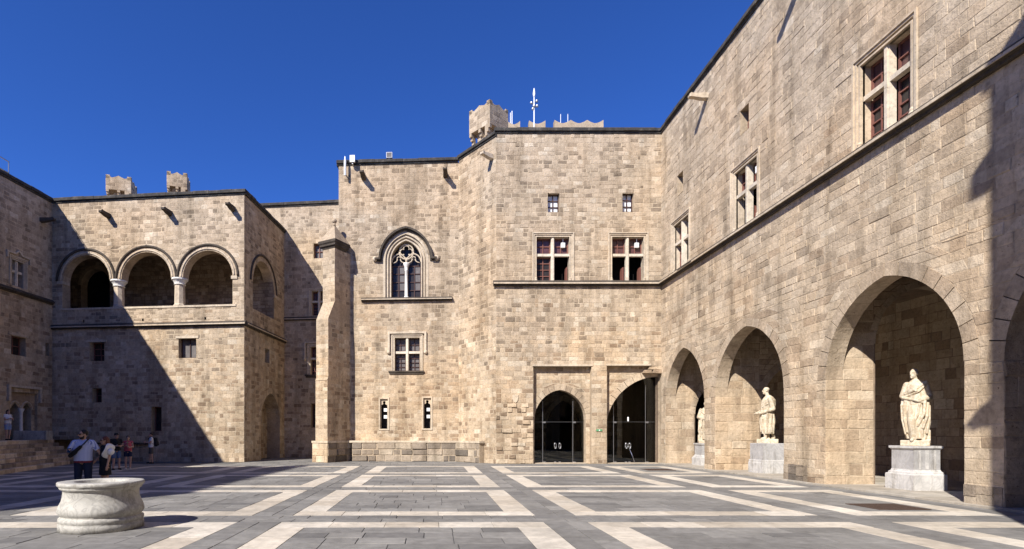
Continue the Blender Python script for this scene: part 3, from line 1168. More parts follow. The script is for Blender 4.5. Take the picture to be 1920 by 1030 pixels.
# ------------------------------------------------------------------ loggia wing with three round arches
R = thing('loggia_wing', 'stone wing with a loggia of three round arches, half in shadow', 'building', (-16, 33, 0))
M = Masonry(R)
ZSP = 10.85
oL = Op(0.67, 11.39, 9.2, ZSP)
arcs = [Op(0.67, 3.72, ZSP, ZSP + 1.525, ZSP, 0.26), Op(4.475, 7.60, ZSP, ZSP + 1.5625, ZSP, 0.26), Op(8.34, 11.39, ZSP, ZSP + 1.525, ZSP, 0.26)]
w1, w2, w3, w4 = Op(2.43, 3.39, 6.0, 7.13), Op(8.07, 9.16, 6.11, 7.26), Op(2.60, 3.22, 3.52, 4.38), Op(6.37, 7.01, 1.79, 3.25)
holes = [Op(5.77, 5.89, 8.32, 8.5), Op(9.66, 9.78, 8.36, 8.54), Op(2.0, 2.1, 8.32, 8.48)]
M.wall(WB, 0, WB.L, 0.0, 15.55, [oL, w1, w2, w3, w4] + arcs + holes, breaks=(1.05,))
for h in holes:
    q = MB(); quad(q, WB.P(h.s0, h.z0, -.2), WB.P(h.s1, h.z0, -.2), WB.P(h.s1, h.z1, -.2), WB.P(h.s0, h.z1, -.2)); q.build('drain_hole', 'black', R)
coping(R, WB, 0.02, WB.L + 0.12, 15.55)
string_course(R, WB, 0.02, WB.L + 0.14, 7.93, 0.30, 0.22)
for o_ in arcs:
    a_ = voussoirs(R, WB, o_, 0.62, 7)
    q = MB()
    pth = o_.arc(0.33, 20) + o_.arc(0.33, 20, True)[::-1][1:]
    roll(q, WB, pth, 0.075, 0.03, 8)
    q.build('hood_roll', 'dark_trim', a_, True)
    q = MB()
    pth = o_.arc(0.10, 20) + o_.arc(0.10, 20, True)[::-1][1:]
    roll(q, WB, pth, 0.05, 0.02, 8)
    q.build('inner_roll', 'trim', a_, True)
for s in (4.10, 7.97):
    q = MB()
    q.lathe([(0.36, 9.2), (0.36, 9.26), (0.30, 9.34), (0.285, 10.45)], WB.P(s, 0, -0.3) , 8, rz=WB.a + math.pi / 8)
    cl = q.build('column', 'trim', R)
    q = MB()
    q.lathe([(0.30, 10.45), (0.34, 10.49), (0.30, 10.53), (0.33, 10.62), (0.42, 10.74), (0.46, 10.76), (0.46, 10.845)], WB.P(s, 0, -0.3), 16, rz=WB.a + math.pi / 8)
    q.build('capital', 'white_marble', cl)
for s, sg in ((0.67, 1), (11.39, -1)):
    q = MB()
    wbox(q, WB, min(s - 0.3 * sg, s + 0.07 * sg), max(s - 0.3 * sg, s + 0.07 * sg), 10.66, 10.845, -0.5, 0.06)
    q.build('impost', 'trim', R)
q = MB(); wbox(q, WB, 0.5, 11.6, 9.08, 9.19, -0.62, 0.05); q.build('parapet_sill', 'trim', R)
reveal(R, WB, [(0.67, 9.2), (0.67, ZSP)], 0.0, -0.62, closed=False)
reveal(R, WB, [(11.39, ZSP), (11.39, 9.2)], 0.0, -0.62, closed=False)
small_window(R, WB, 2.43, 3.39, 6.0, 7.13, lintel=True)
small_window(R, WB, 8.07, 9.16, 6.11, 7.26, 0.30, 'pane_grey', (2, 1), True, 'dark_wood')
small_window(R, WB, 2.60, 3.22, 3.52, 4.38, grid=(1, 2))
small_window(R, WB, 6.37, 7.01, 1.79, 3.25, grid=(1, 1))
for s, z in ((3.77, 14.62), (7.64, 14.62), (11.52, 14.72)):
    gargoyle(R, WB, s - 0.1, z, 0.75)
q = MB(); wbox(q, WB, 2.4, 6.3, 1.02, 1.12, -0.02, 0.16); q.build('plinth_ledge', 'dark_trim', R)
# side wall of the loggia wing
oSA = Op(1.15, 4.40, 9.2, ZSP + 1.625, ZSP, 0.28)
oSW = Op(2.96, 3.62, 6.19, 7.08)
oSD = Op(2.31, 5.40, 0.0, 4.29, 2.40, 0.32)
M.wall(WS, 0, WS.L, 0.0, 15.55, (oSA, oSW, oSD))
coping(R, WS, 0.0, WS.L, 15.55)
string_course(R, WS, 0.0, WS.L, 7.93, 0.30, 0.22)
a_ = voussoirs(R, WS, oSA, 0.62, 7)
q = MB(); roll(q, WS, oSA.arc(0.34, 20) + oSA.arc(0.34, 20, True)[::-1][1:], 0.07, 0.03); q.build('hood_roll', 'dark_trim', a_, True)
q = MB(); wbox(q, WS, 4.36, 4.75, 10.66, 10.845, -0.5, 0.06); q.build('impost', 'trim', R)
small_window(R, WS, 2.96, 3.62, 6.19, 7.08, grid=(1, 2))
voussoirs(R, WS, oSD, 0.9, 8, name='door_arch')
WS2 = WS.shifted(-0.9)
M.wall(WS2, 2.1, 5.6, 0.0, 4.4, (Op(4.0, 4.45, 2.35, 3.1),), 'doorway_infill')
q = MB(); quad(q, WS2.P(3.9, 2.2, -.15), WS2.P(4.6, 2.2, -.15), WS2.P(4.6, 3.2, -.15), WS2.P(3.9, 3.2, -.15)); q.build('pane', 'black', R)
# loggia room
WBk = WB.shifted(-4.2)
od = Op(-1.5, 0.6, 9.2, 12.9, 11.8, 0.22)
M.wall(WBk, -3.0, WB.L, 9.0, 13.6, (od,), 'loggia_rear_wall', mortar='inner', tint=lambda z, s: tuple(x * 0.8 for x in tint_wall(z)))  # stone tint scaled down, loggia shade put into the colour
q = MB(); quad(q, WBk.P(-1.9, 9.1, -.6), WBk.P(1.0, 9.1, -.6), WBk.P(1.0, 13.4, -.6), WBk.P(-1.9, 13.4, -.6)); q.build('loggia_dark_sheet', 'black', R)  # black sheet stands for the unlit space behind the loggia doorway
voussoirs(R, WBk, od, 0.6, 6, name='loggia_door_arch')
plain(R, 'loggia_floor', 'inner', [WB.P(-3, 9.05, -.1), WB.P(WB.L - .1, 9.05, -.1), WB.P(WB.L - .1, 9.05, -4.2), WB.P(-3, 9.05, -4.2)])
plain(R, 'loggia_ceiling', 'inner', [WB.P(-3, 13.4, -.02), WB.P(WB.L - .02, 13.4, -.02), WB.P(WB.L - .02, 13.4, -4.2), WB.P(-3, 13.4, -4.2)])
plain(R, 'loggia_side_wall', 'inner', [WB.P(-3, 9, -.3), WB.P(-3, 13.5, -.3), WB.P(-3, 13.5, -4.2), WB.P(-3, 9, -4.2)], [WB.P(-3, 9, -.3), WB.P(0.1, 9, -.3), WB.P(0.1, 13.5, -.3), WB.P(-3, 13.5, -.3)])
roof(R, [(-23, 32.85), (-10.97, 31.6), (-10.33, 37.8), (-10.3, 41), (-23, 41)], 15.5)
M.finish()

# ------------------------------------------------------------------ rear wing in the corner passage
R = thing('rear_wing', 'narrow stone wall set back between the loggia wing and the buttress', 'building', (-8, 37.6, 0))
M = Masonry(R)
c1, c2 = (1.95, 2.95), (1.85, 2.85)
M.wall(WC, -0.3, WC.L, 0, 17.4, (Op(2.09, 2.77, 13.76, 14.78), Op(c1[0] - .2, c1[1] + .2, 9.80, 11.70), Op(c2[0] - .2, c2[1] + .2, 5.72, 7.85), Op(1.90, 2.40, 2.07, 3.73)))
coping(R, WC, -2.5, WC.L, 17.4)
string_course(R, WC, 0.0, WC.L, 9.48, 0.26, 0.18)
small_window(R, WC, 2.09, 2.77, 13.76, 14.78, 0.25, 'pane_grey', (2, 2))
cross_window(R, WC, c1[0], c1[1], 9.80, 11.50, 0.20, 0.58, bases=False)
cross_window(R, WC, c2[0], c2[1], 5.72, 7.65, 0.20, 0.58, sill=True, hood=True, bases=False)
small_window(R, WC, 1.90, 2.40, 2.07, 3.73, grid=(1, 1))
plain(R, 'wall', 'mortar', [WC.P(-2.5, 15.4), WC.P(-.3, 15.4), WC.P(-.3, 17.4), WC.P(-2.5, 17.4)])
roof(R, [(-12.8, 38.1), (-5.4, 37.28), (-5.4, 44), (-12.8, 44)], 17.35)
rear(R, [(-5.4, 44), (-12.8, 44), (-12.8, 38.1)], 17.35)
M.finish()

# ------------------------------------------------------------------ gothic-window block with chamfered flank and buttress
R = thing('chapel_block', 'sunlit stone block with a traceried gothic window and a plinth', 'building', (-2, 33, 0))
M = Masonry(R)
goth = Op(3.19, 5.01, 9.90, 13.37, 12.15)
gothw = Op(2.74, 5.46, 9.90, 13.37 + 0.40, 12.15)
sl1, sl2 = Op(2.45, 3.10, 1.86, 3.85), Op(5.07, 5.72, 1.88, 3.90)
cwo = Op(3.22, 5.14, 5.45, 7.66)
M.wall(WD, 0, WD.L, 0.0, 17.95, (gothw, sl1, sl2, cwo))
M.wall(WX, 0, WX.L, 0.0, 18.05, ())
coping(R, WD, -0.12, WD.L - 0.03, 17.95)
coping(R, WX, 0.0, WX.L + 0.05, 18.05)
gargoyle(R, WD, 1.55, 17.15); gargoyle(R, WD, 6.50, 17.18)
gargoyle(R, WX, 3.0, 17.0, 0.8, 'trim')
gwin = reveal(R, WD, goth.outline(), -0.25, -0.62, 'trim', 'gothic_window')
q = MB(); P_ = goth.outline(0, 16)
for a_, b2, d in ((0.0, 0.07, -0.09), (0.07, 0.17, -0.20), (0.17, 0.25, -0.06), (0.25, 0.33, -0.12), (0.33, 0.46, 0.025)):
    mould(q, WD, P_, a_, b2, -0.32, d)
q.build('surround', 'trim', gwin)
q = MB()
hp = goth.arc(0.62, 18) + goth.arc(0.62, 18, True)[::-1][1:]
hp = [(hp[0][0] - 0.34, 12.16), (hp[0][0], 12.155)] + hp[1:-1] + [(hp[-1][0], 12.155), (hp[-1][0] + 0.34, 12.16)]
mould(q, WD, hp, 0.0, 0.11, -0.02, 0.24)
mould(q, WD, hp, -0.07, 0.0, -0.02, 0.09)
q.build('hood_mould', 'dark_trim', gwin)
q = MB()
for s in (hp[0][0], hp[-1][0]):
    q.ell(WD.P(s, 12.22, 0.08), (0.15, 0.12, 0.16), None, 12, 8)
q.build('label_stop', 'trim', gwin)
q = MB()
sc_ = 4.10
for s0_, s1_ in ((3.20, 4.09), (4.11, 5.00)):
    lan = Op(s0_, s1_, 11.9, 12.62, 12.10)
    roll(q, WD, lan.arc(0, 10) + lan.arc(0, 10, True)[::-1][1:], 0.045, -0.34)
    mm = (s0_ + s1_) / 2
    for k in (-1, 1):
        roll(q, WD, [(mm + k * (0.36 - 0.26 * math.sin(t)), 12.08 + 0.20 * (1 - math.cos(t))) for t in [i * math.pi / 10 for i in range(6)]], 0.032, -0.33)
    roll(q, WD, [(mm + 0.115 * math.cos(t), 12.33 + 0.115 * math.sin(t)) for t in [-0.9 + i * 4.94 / 12 for i in range(13)]], 0.032, -0.33)
roll(q, WD, [(sc_ + 0.43 * math.cos(i * math.pi / 14), 12.74 + 0.45 * math.sin(i * math.pi / 14)) for i in range(29)], 0.05, -0.34)
for k in range(4):
    a0 = k * math.pi / 2
    cx, cz = sc_ + 0.20 * math.cos(a0), 12.74 + 0.20 * math.sin(a0)
    roll(q, WD, [(cx + 0.175 * math.cos(a0 + t), cz + 0.175 * math.sin(a0 + t)) for t in [-2.0 + i * 4.0 / 12 for i in range(13)]], 0.035, -0.33)
roll(q, WD, [(sc_, 12.02), (sc_, 12.34)], 0.06, -0.34)
q.build('tracery', 'trim', gwin, True)
q = MB()
q.lathe([(0.16, 9.9), (0.16, 9.97), (0.10, 10.05), (0.095, 11.58), (0.12, 11.61), (0.10, 11.66), (0.13, 11.85), (0.19, 11.98), (0.19, 12.05)], WD.P(sc_, 0, -0.32), 14)
q.build('column', 'white_marble', gwin, True)
for s0_, s1_ in ((3.21, 4.03), (4.17, 4.99)):
    q = MB()
    mould(q, WD, rect(s0_, s1_, 9.92, 11.95), -0.06, 0, -0.56, -0.50, True)
    wbox(q, WD, (s0_ + s1_) / 2 - .025, (s0_ + s1_) / 2 + .025, 9.95, 11.92, -0.55, -0.49)
    for i in range(1, 4):
        z = 9.92 + 2.03 * i / 4
        wbox(q, WD, s0_ + .03, s1_ - .03, z - .022, z + .022, -0.548, -0.488)
    ca = q.build('casement', 'dark_wood', gwin)
    for i in range(4):
        for k in range(2):
            p = MB()
            a_ = s0_ + (s1_ - s0_) * k / 2; b2 = s0_ + (s1_ - s0_) * (k + 1) / 2
            z_ = 9.92 + 2.03 * i / 4; tl = rnd.uniform(-.02, .02)
            quad(p, WD.P(a_, z_, -0.545), WD.P(b2, z_, -0.545 + tl * .3), WD.P(b2, z_ + .507, -0.545 + tl), WD.P(a_, z_ + .507, -0.545 + tl * .6))
            p.build('pane', 'pane_grey' if (k == 1 and i != 0) else 'pane', ca)
q = MB(); prism(q, WD, goth.outline(0.05, 12), -0.72, -0.66); q.build('backing', 'pane', gwin)
string_course(R, WD, 1.40, 6.91, 9.66, 0.24, 0.22, name='window_sill')
cross_window(R, WD, 3.42, 4.94, 5.45, 7.46, 0.19, 0.56, sill=True, hood=True, panes='pane_grey', bases=False, wood='dark_wood')
for o_ in (sl1, sl2):
    s0_, s1_, z0_, z1_ = o_.s0, o_.s1, o_.z0, o_.z1
    w = reveal(R, WD, rect(s0_, s1_, z0_, z1_), 0.02, -0.05, 'trim', 'slit_window')
    q = MB()
    mould(q, WD, rect(s0_ + .001, s1_ - .001, z0_ + .001, z1_ - .001), -0.09, -0.0, -0.06, 0.045, True)
    mm = (s0_ + s1_) / 2
    q.build('surround', 'trim', w)
    q = MB()
    Lp = [(mm - 0.19, z0_ + .1), (mm - 0.19, z1_ - 0.52)] + [(mm - 0.19 + 0.11 * (1 - math.cos(t)), z1_ - 0.52 + 0.10 * math.sin(t)) for t in (0.5, 1.0, 1.5)]
    Lp += [(mm - 0.085 * math.cos(t), z1_ - 0.30 + 0.085 * math.sin(t)) for t in (-0.9, -0.3, 0.4, 1.0, 1.57)]
    for k in (1, -1):
        pl = [(mm + (s - mm) * k, z) for s, z in Lp]
        edge = mm - k * (mm - s0_ - 0.085)
        prism(q, WD, pl + [(mm, z1_ - 0.08), (edge, z1_ - 0.08), (edge, z0_ + .1)], -0.22, -0.07)
    q.build('cusped_head', 'trim', w)
    q = MB(); wbox(q, WD, s0_ + .08, s1_ - .08, z0_ + .08, z1_ - .05, -0.5, -0.46); q.build('pane', 'pane', w)
    q = MB()
    for zz in (z0_ + 0.72, z0_ + 1.14):
        wbox(q, WD, mm - 0.05, mm + 0.16, zz, zz + 0.20, -0.36, -0.24)
        wbox(q, WD, mm + 0.14, mm + 0.19, zz + 0.14, zz + 0.18, -0.32, -0.28)
    q.build('light_box', 'white_metal', w)
# plinth
WDp, WXp = WD.shifted(0.36), WX.shifted(0.36)
dk = lambda z, s: pick(DARK)
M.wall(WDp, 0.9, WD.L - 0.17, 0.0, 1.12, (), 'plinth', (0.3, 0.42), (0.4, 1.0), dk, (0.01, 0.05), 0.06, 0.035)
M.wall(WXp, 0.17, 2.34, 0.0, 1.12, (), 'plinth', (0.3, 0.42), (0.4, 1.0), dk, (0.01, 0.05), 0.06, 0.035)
q = MB()
quad(q, WXp.P(2.34, 0), WX.P(2.34, 0), WX.P(2.34, 1.12), WXp.P(2.34, 1.12))
q.build('plinth_end', 'reveal', R, fix=False)
q = MB()
wbox(q, WDp, 0.7, WD.L - 0.15, 1.12, 1.24, -0.37, 0.06)
wbox(q, WXp, 0.19, 2.40, 1.121, 1.239, -0.37, 0.06)
q.build('plinth_moulding', 'trim', R)
# diagonal buttress
K = Vector((-6.07, 31.25)); bd = Vector((0.5, 0.866)); ld = Vector((-0.866, 0.5))
def but(rec, extra=0.0):
    k = K + bd * rec
    le = Plane(tuple(k + ld * 0.9), tuple(k))
    ri = Plane(tuple(k), tuple(K + bd * 2.5))
    return (le.shifted(extra), ri.shifted(extra)) if extra else (le, ri)
tb = lambda z, s: tint_wall(z, s)
for z0_, z1_, rec in ((0.0, 4.78, 0.0), (4.78, 8.30, 0.07), (9.40, 12.55, 0.64)):
    le, ri = but(rec)
    M.wall(le, 0, le.L, z0_, z1_, (), 'buttress', ln=(0.3, 0.9))
    M.wall(ri, 0, ri.L, z0_, z1_, (), 'buttress')
    q = MB(); k2 = K + bd * rec + ld * 0.9
    quad(q, Vector((*k2, z0_)), Vector((*k2, z1_)), Vector((*(K + bd * 3.2 + ld * 0.9), z1_)), Vector((*(K + bd * 3.2 + ld * 0.9), z0_)))
    q.build('buttress', 'mortar', R, fix=False)
q = MB()                                        # weathered set-off slopes
def offs(mb, r0, z0_, r1, z1_):
    a0, b0 = K + bd * r0 + ld * 0.9, K + bd * r0
    a1, b1 = K + bd * r1 + ld * 0.9, K + bd * r1
    m0, m1 = K + bd * 2.5, K + bd * 2.5 + ld * 0.9
    mb.add([Vector((*a0, z0_)), Vector((*b0, z0_)), Vector((*b1, z1_)), Vector((*a1, z1_)), Vector((*m0, z0_)), Vector((*m0, z1_)), Vector((*m1, z0_)), Vector((*m1, z1_))],
           [(0, 1, 2, 3), (1, 4, 5, 2), (6, 0, 3, 7)])
offs(q, -0.03, 4.74, 0.07, 4.92)
q.build('buttress_offset', 'reveal', R)
q = MB()
offs(q, 0.07, 8.30, 0.64, 9.40)
q.build('buttress_offset', 'reveal', R)
le, ri = but(0.0, 0.13)
M.wall(le, -0.13, le.L + 0.13, 0, 1.12, (), 'buttress_plinth', (0.3, 0.42), (0.4, 1.0), tb, (0.008, 0.03))
M.wall(ri, -0.13, ri.L - 0.3, 0, 1.12, (), 'buttress_plinth', (0.3, 0.42), (0.4, 1.0), dk, (0.01, 0.05), 0.05)
q = MB()
wbox(q, le, -0.15, le.L + 0.17, 1.12, 1.24, -0.15, 0.05)
wbox(q, ri, -0.11, ri.L - 0.3, 1.121, 1.239, -0.15, 0.05)
q.build('plinth_moulding', 'trim', R)
kc = K + bd * 0.64
def ring(g_, z):
    a = kc + ld * (0.9 + g_) - bd * g_; b2 = kc - ld * g_ - bd * g_; c2_ = kc - ld * g_ + bd * (1.0 + g_); d2 = kc + ld * (0.9 + g_) + bd * (1.0 + g_)
    return [Vector((*p, z)) for p in (a, b2, c2_, d2)]
q = MB()
q.loft([ring(0.0, 12.5), ring(0.05, 12.62), ring(0.14, 12.68), ring(0.14, 12.78), ring(0.20, 12.86), ring(0.20, 13.0)])
cp = q.build('buttress_cap', 'dark_trim', R)
q = MB()
ctr = kc + ld * 0.45 + bd * 0.5
q.loft([ring(0.19, 13.0), [Vector((*(ctr + (Vector(p.xy) - ctr) * 0.08), 14.05)) for p in ring(0.19, 13.0)]])
q.build('pyramid', 'reveal', cp)
q = MB(); q.ell((*ctr, 14.34), (0.15, 0.15, 0.15)); q.lathe([(0.09, 14.02), (0.07, 14.2)], (*ctr, 0), 10); q.build('ball_finial', 'reveal', cp, True)
roof(R, [(-5.74, 33.1), (1.54, 32.7), (3.47, 30.0), (3.47, 41), (-5.74, 41)], 17.9)
rear(R, [(3.4, 41), (-5.74, 41), (-5.74, 33.1)], 17.9)
M.finish()

# ------------------------------------------------------------------ entrance block with two glazed arches
R = thing('entrance_block', 'tall sunlit stone block with two glazed pointed arches at its foot', 'building', (8, 30, 0))
M = Masonry(R)
p1, p2 = Op(2.06, 5.27, 0.0, 5.38), Op(6.12, 9.13, 0.0, 5.41)
ew1, ew2 = Op(2.00, 4.30, 10.08, 12.76), Op(6.17, 8.40, 10.08, 12.76)
es1, es2 = Op(2.85, 3.50, 13.88, 14.91), Op(6.97, 7.59, 13.90, 14.96)
M.wall(WE, 0, WE.L, 0, 18.2, (p1, p2, ew1, ew2, es1, es2), rough=lambda z, s: 0.07 if (z < 4 and s < 2.1) else 0.012)
coping(R, WE, -0.1, WE.L, 18.2)
string_course(R, WE, -0.16, WE.L - 0.12, 9.78, 0.33, 0.24)
cross_window(R, WE, 2.24, 4.06, 10.08, 12.52, 0.24, 0.60, open_right=True, device=True)
cross_window(R, WE, 6.41, 8.16, 10.08, 12.52, 0.24, 0.60, open_left=True, open_right=True, device=True)
for o_ in (es1, es2):
    small_window(R, WE, o_.s0, o_.s1, o_.z0, o_.z1, 0.22, 'white_metal', (2, 3), wood='dark_wood')  # white pane colour stands in for bright light in the glass
WE2 = WE.shifted(-0.32)
ea1 = Op(2.18, 5.04, 0.0, 4.11, 2.45, 0.34)
ea2 = Op(6.16, 9.10, 0.0, 4.86, 1.86, 0.36, half=True)
M.wall(WE2, 2.06, 5.27, 0, 5.38, (ea1,), 'recess_wall')
M.wall(WE2, 6.12, 9.13, 0, 5.41, (ea2,), 'recess_wall')
for o_ in (p1, p2):
    reveal(R, WE, rect(o_.s0, o_.s1, o_.z0, o_.z1), 0.0, -0.32, 'reveal', 'recess_reveal')
q = MB(); wbox(q, WE, 2.0, 5.33, 5.38, 5.48, -0.05, 0.05); q.build('lintel_ledge', 'trim', R)
q = MB(); wbox(q, WE, 6.06, 8.55, 5.41, 5.51, -0.05, 0.05); q.build('lintel_ledge', 'trim', R)
for k, (s0_, s1_, z0_, z1_) in enumerate(((8.42, 8.92, 5.20, 5.40), (8.62, 9.12, 4.98, 5.19), (8.15, 8.60, 5.00, 5.19), (8.80, 9.12, 5.2, 5.4))):
    q = MB(); prism(q, WE, [(s0_, z0_ + .02), (s1_, z0_), (s1_, z1_), (s0_ + 0.08, z1_ - 0.01)], -0.3, rnd.uniform(-.02, .10)); o = q.build('broken_stone', 'stone', R); o.color = (*pick(LOWER), 1)
voussoirs(R, WE2, ea1, 0.55, 8, front=0.014)
voussoirs(R, WE2, ea2, 0.55, 10, front=0.014)
def glazing(op, posts, handles, tilt, ww):
    pts = op.outline(-0.01, 18)
    q = MB(); prism(q, WE2, pts, -0.42, -0.405)
    gd = q.build('glass_door', 'glass', R)
    q = MB()
    for s in posts:
        zt_ = [z for z in (1.0, 1.5, 2.0, 2.5, 3.0, 3.5, 4.0, 4.4) if op.span(z)[0] + op.ring + .1 < s < op.span(z)[1] - op.ring - .1 or z < 2]
        wbox(q, WE2, s - 0.012, s + 0.012, 0.05, max(zt_), -0.44, -0.39)
    wbox(q, WE2, op.s0 + 0.05, op.s1 - 0.05, 2.315, 2.325, -0.43, -0.40)
    q.build('glazing_post', 'metal', gd)
    for s in posts:
        for z in (2.30, 0.04):
            q = MB(); wbox(q, WE2, s - 0.02, s + 0.17, z - 0.045, z + 0.045, -0.45, -0.385); q.build('patch_fitting', 'metal', gd)
    for s in handles:
        q = MB()
        pp = [WE2.P(s + tilt * 0.055 * math.sin(t) * (1 if s < sum(handles) / 2 else -1), 0.98 + 0.16 * math.cos(t), -0.34) for t in [0.35 + i * (2 * math.pi - 0.7) / 14 for i in range(15)]]
        q.tube(pp, 0.016, 6)
        q.build('handle', 'metal', gd)
        q = MB(); wbox(q, WE2, s - 0.06, s + 0.06, 0.02, 0.09, -0.45, -0.39); q.build('patch_fitting', 'metal', gd)
    q = MB(); wbox(q, WE2, op.s0, op.s1, 0.005, 0.03, -0.55, 0.32); q.build('threshold', 'trim', gd)
    return gd
glazing(ea1, (2.72, 4.42), (3.42, 3.68), 1, 0)
gd = glazing(ea2, (6.72, 8.52), (7.42, 7.62), 1, 0)
q = MB(); wbox(q, WE2, 7.50, 7.58, 2.36, 2.60, -0.40, -0.385); q.build('notice', 'white_metal', gd)
q = MB(); q.tube([WE2.P(7.6, 0.8, -0.33), WE2.P(7.7, 0.45, -0.2), WE2.P(7.8, 0.06, -0.1)], 0.014); q.build('chain', 'steel', gd)
q = MB(); wbox(q, WE, 5.52, 5.84, 1.80, 1.90, 0.02, 0.06); q.build('exit_sign', 'green', R)
q = MB(); wbox(q, WE, 5.66, 5.72, 1.82, 1.88, 0.06, 0.064); q.build('exit_sign_figure', 'white_metal', R)
q = MB(); prism(q, WE, [(0.90, 3.80), (0.90, 3.55), (0.96, 3.42), (1.06, 3.36), (1.16, 3.42), (1.22, 3.55), (1.22, 3.80)], 0.0, 0.05); q.build('stone_shield', 'trim', R)
# hall behind the glass
y0, y1 = 30.85, 36.0
plain(R, 'hall_floor', 'slab', [(3.6, y0 - .5, 0.012), (12.5, y0 - .5, 0.012), (12.5, y1, 0.012), (3.6, y1, 0.012)])
plain(R, 'hall_ceiling', 'inner', [(3.6, y0 - .5, 5.6), (12.5, y0 - .5, 5.6), (12.5, y1, 5.6), (3.6, y1, 5.6)])
plain(R, 'hall_side_wall', 'inner', [(3.6, y0 - .5, 0), (3.6, y1, 0), (3.6, y1, 5.6), (3.6, y0 - .5, 5.6)])
plain(R, 'hall_side_wall', 'inner', [(12.55, y0 - .5, 0), (12.55, y1, 0), (12.55, y1, 5.6), (12.55, y0 - .5, 5.6)])
WH = Plane((3.6, y1), (12.5, y1))
ho = Op(3.9, 6.3, 0, 3.9, 2.0, 0.3)
M.wall(WH, 0, 8.9, 0, 5.6, (ho,), 'hall_rear_wall', mortar='inner', tint=lambda z, s: tuple(x * 0.8 for x in tint_wall(z)))  # hall stones darkened in colour to stand for indoor shade
voussoirs(R, WH, ho, 0.5, 7)
plain(R, 'hall_dark_room', 'black', [(7, y1 + 1.2, 0), (10.5, y1 + 1.2, 0), (10.5, y1 + 1.2, 4.5), (7, y1 + 1.2, 4.5)])
roof(R, [(3.47, 30), (12.59, 30), (12.59, 41), (3.47, 41)], 18.15)
rear(R, [(12.59, 41), (3.47, 41)], 18.15)
M.finish()

# ------------------------------------------------------------------ arcade wing on the right
R = thing('arcade_wing', 'long sunlit stone wing on the right with arcade and cross windows', 'building', (15, 18, 0))
M = Masonry(R)
fa = [Op(0.55, 4.77, 0, 6.0, 3.30, 0.36), Op(5.72, 10.48, 0, 6.0, 3.30, 0.36), Op(12.55, 17.11, 0, 6.08, 3.40, 0.36), Op(18.01, 22.6, 0, 6.0, 3.30, 0.36)]
fw = [(1.50, 3.14), (7.24, 8.82), (13.94, 15.64)]
fs_ = [Op(1.96, 2.62, 13.88, 14.92), Op(7.71, 8.33, 13.86, 14.86)]
M.wall(WF, 0, 20.5, 0, 18.2, fa + [Op(a - .24, b_ + .24, 10.08, 12.76) for a, b_ in fw] + fs_, tint=tint_soft, rough=0.012, ch=(0.225, 0.31), ln=(0.34, 0.80), proud=(0.002, 0.009))
plain(R, 'wall', 'mortar', [WF.P(20.5, 6.5), WF.P(WF.L, 6.5), WF.P(WF.L, 18.2), WF.P(20.5, 18.2)], [WF.P(22.6, 0), WF.P(WF.L, 0), WF.P(WF.L, 6.5), WF.P(22.6, 6.5)])
coping(R, WF, 0.0, WF.L, 18.2)
string_course(R, WF, 0.12, WF.L, 9.78, 0.33, 0.24)
for k, (a, b_) in enumerate(fw):
    cross_window(R, WF, a, b_, 10.08, 12.52, 0.24, 0.60, open_left=(k == 1), open_right=(k < 2), device=(k < 2))
for o_ in fs_:
    small_window(R, WF, o_.s0, o_.s1, o_.z0, o_.z1, 0.30, 'pane', (1, 2))
gargoyle(R, WF, 5.02, 17.12, 0.85, 'trim')
gargoyle(R, WF, 11.3, 17.05, 0.85, 'trim')
PD = [1.54, 1.98, 1.54, 1.54]
BX = 17.9
edges_ = [0.0] + [v for o_ in fa for v in (o_.s0, o_.s1)]
for k, o_ in enumerate(fa):
    voussoirs(R, WF, o_, 0.55, 9, front=0.010, lo=2, hi=12, jambs=False)
    p = WF.P(o_.s0, 0)
    WJ = Plane((p.x, p.y), (p.x + 1, p.y))
    d = PD[k]
    low = lambda z, s: tuple(0.6 * a + 0.4 * b2 for a, b2 in zip(pick(LOWER), (0.50, 0.39, 0.275)))
    rb = 0.03 if k == 1 else 0.01
    M.wall(WJ, 0.0, d, 0.0, o_.spr, (), 'pier', (0.28, 0.42), (0.35, 0.8), low, (0.004, 0.014), rb)
    M.wall(WJ, 0.55, d, o_.spr, 6.7, (), 'pier', (0.28, 0.42), (0.35, 0.8), low, (0.004, 0.014), rb)
    s_prev = edges_[2 * k]
    q2 = []
    def F_(s, x, z):
        return (x, 30.0 - s, z)
    x0, x1 = 12.60, 12.59 + d
    q2.append([F_(s_prev, x1, 0), F_(o_.s0, x1, 0), F_(o_.s0, x1, 6.7), F_(s_prev, x1, 6.7)])          # inner face
    if s_prev > 0:
        zs_ = fa[k - 1].spr
        q2.append([F_(s_prev, x0, 0), F_(s_prev, x1, 0), F_(s_prev, x1, zs_), F_(s_prev, x0, zs_)])
        q2.append([F_(s_prev, x0 + .55, zs_), F_(s_prev, x1, zs_), F_(s_prev, x1, 6.7), F_(s_prev, x0 + .55, 6.7)])
    plain(R, 'pier_side', 'reveal', *q2)
    to = Op(d + 0.05, BX - 12.59 - 0.1, 0, 6.45, 4.55, 0.2) if k == 2 else Op(d + 0.05, BX - 12.59 - 0.1, 0, 4.9 if k else 4.6, 2.7, 0.3)
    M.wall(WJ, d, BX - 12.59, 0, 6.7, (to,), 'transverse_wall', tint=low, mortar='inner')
    voussoirs(R, WJ, to, 0.5, 7)
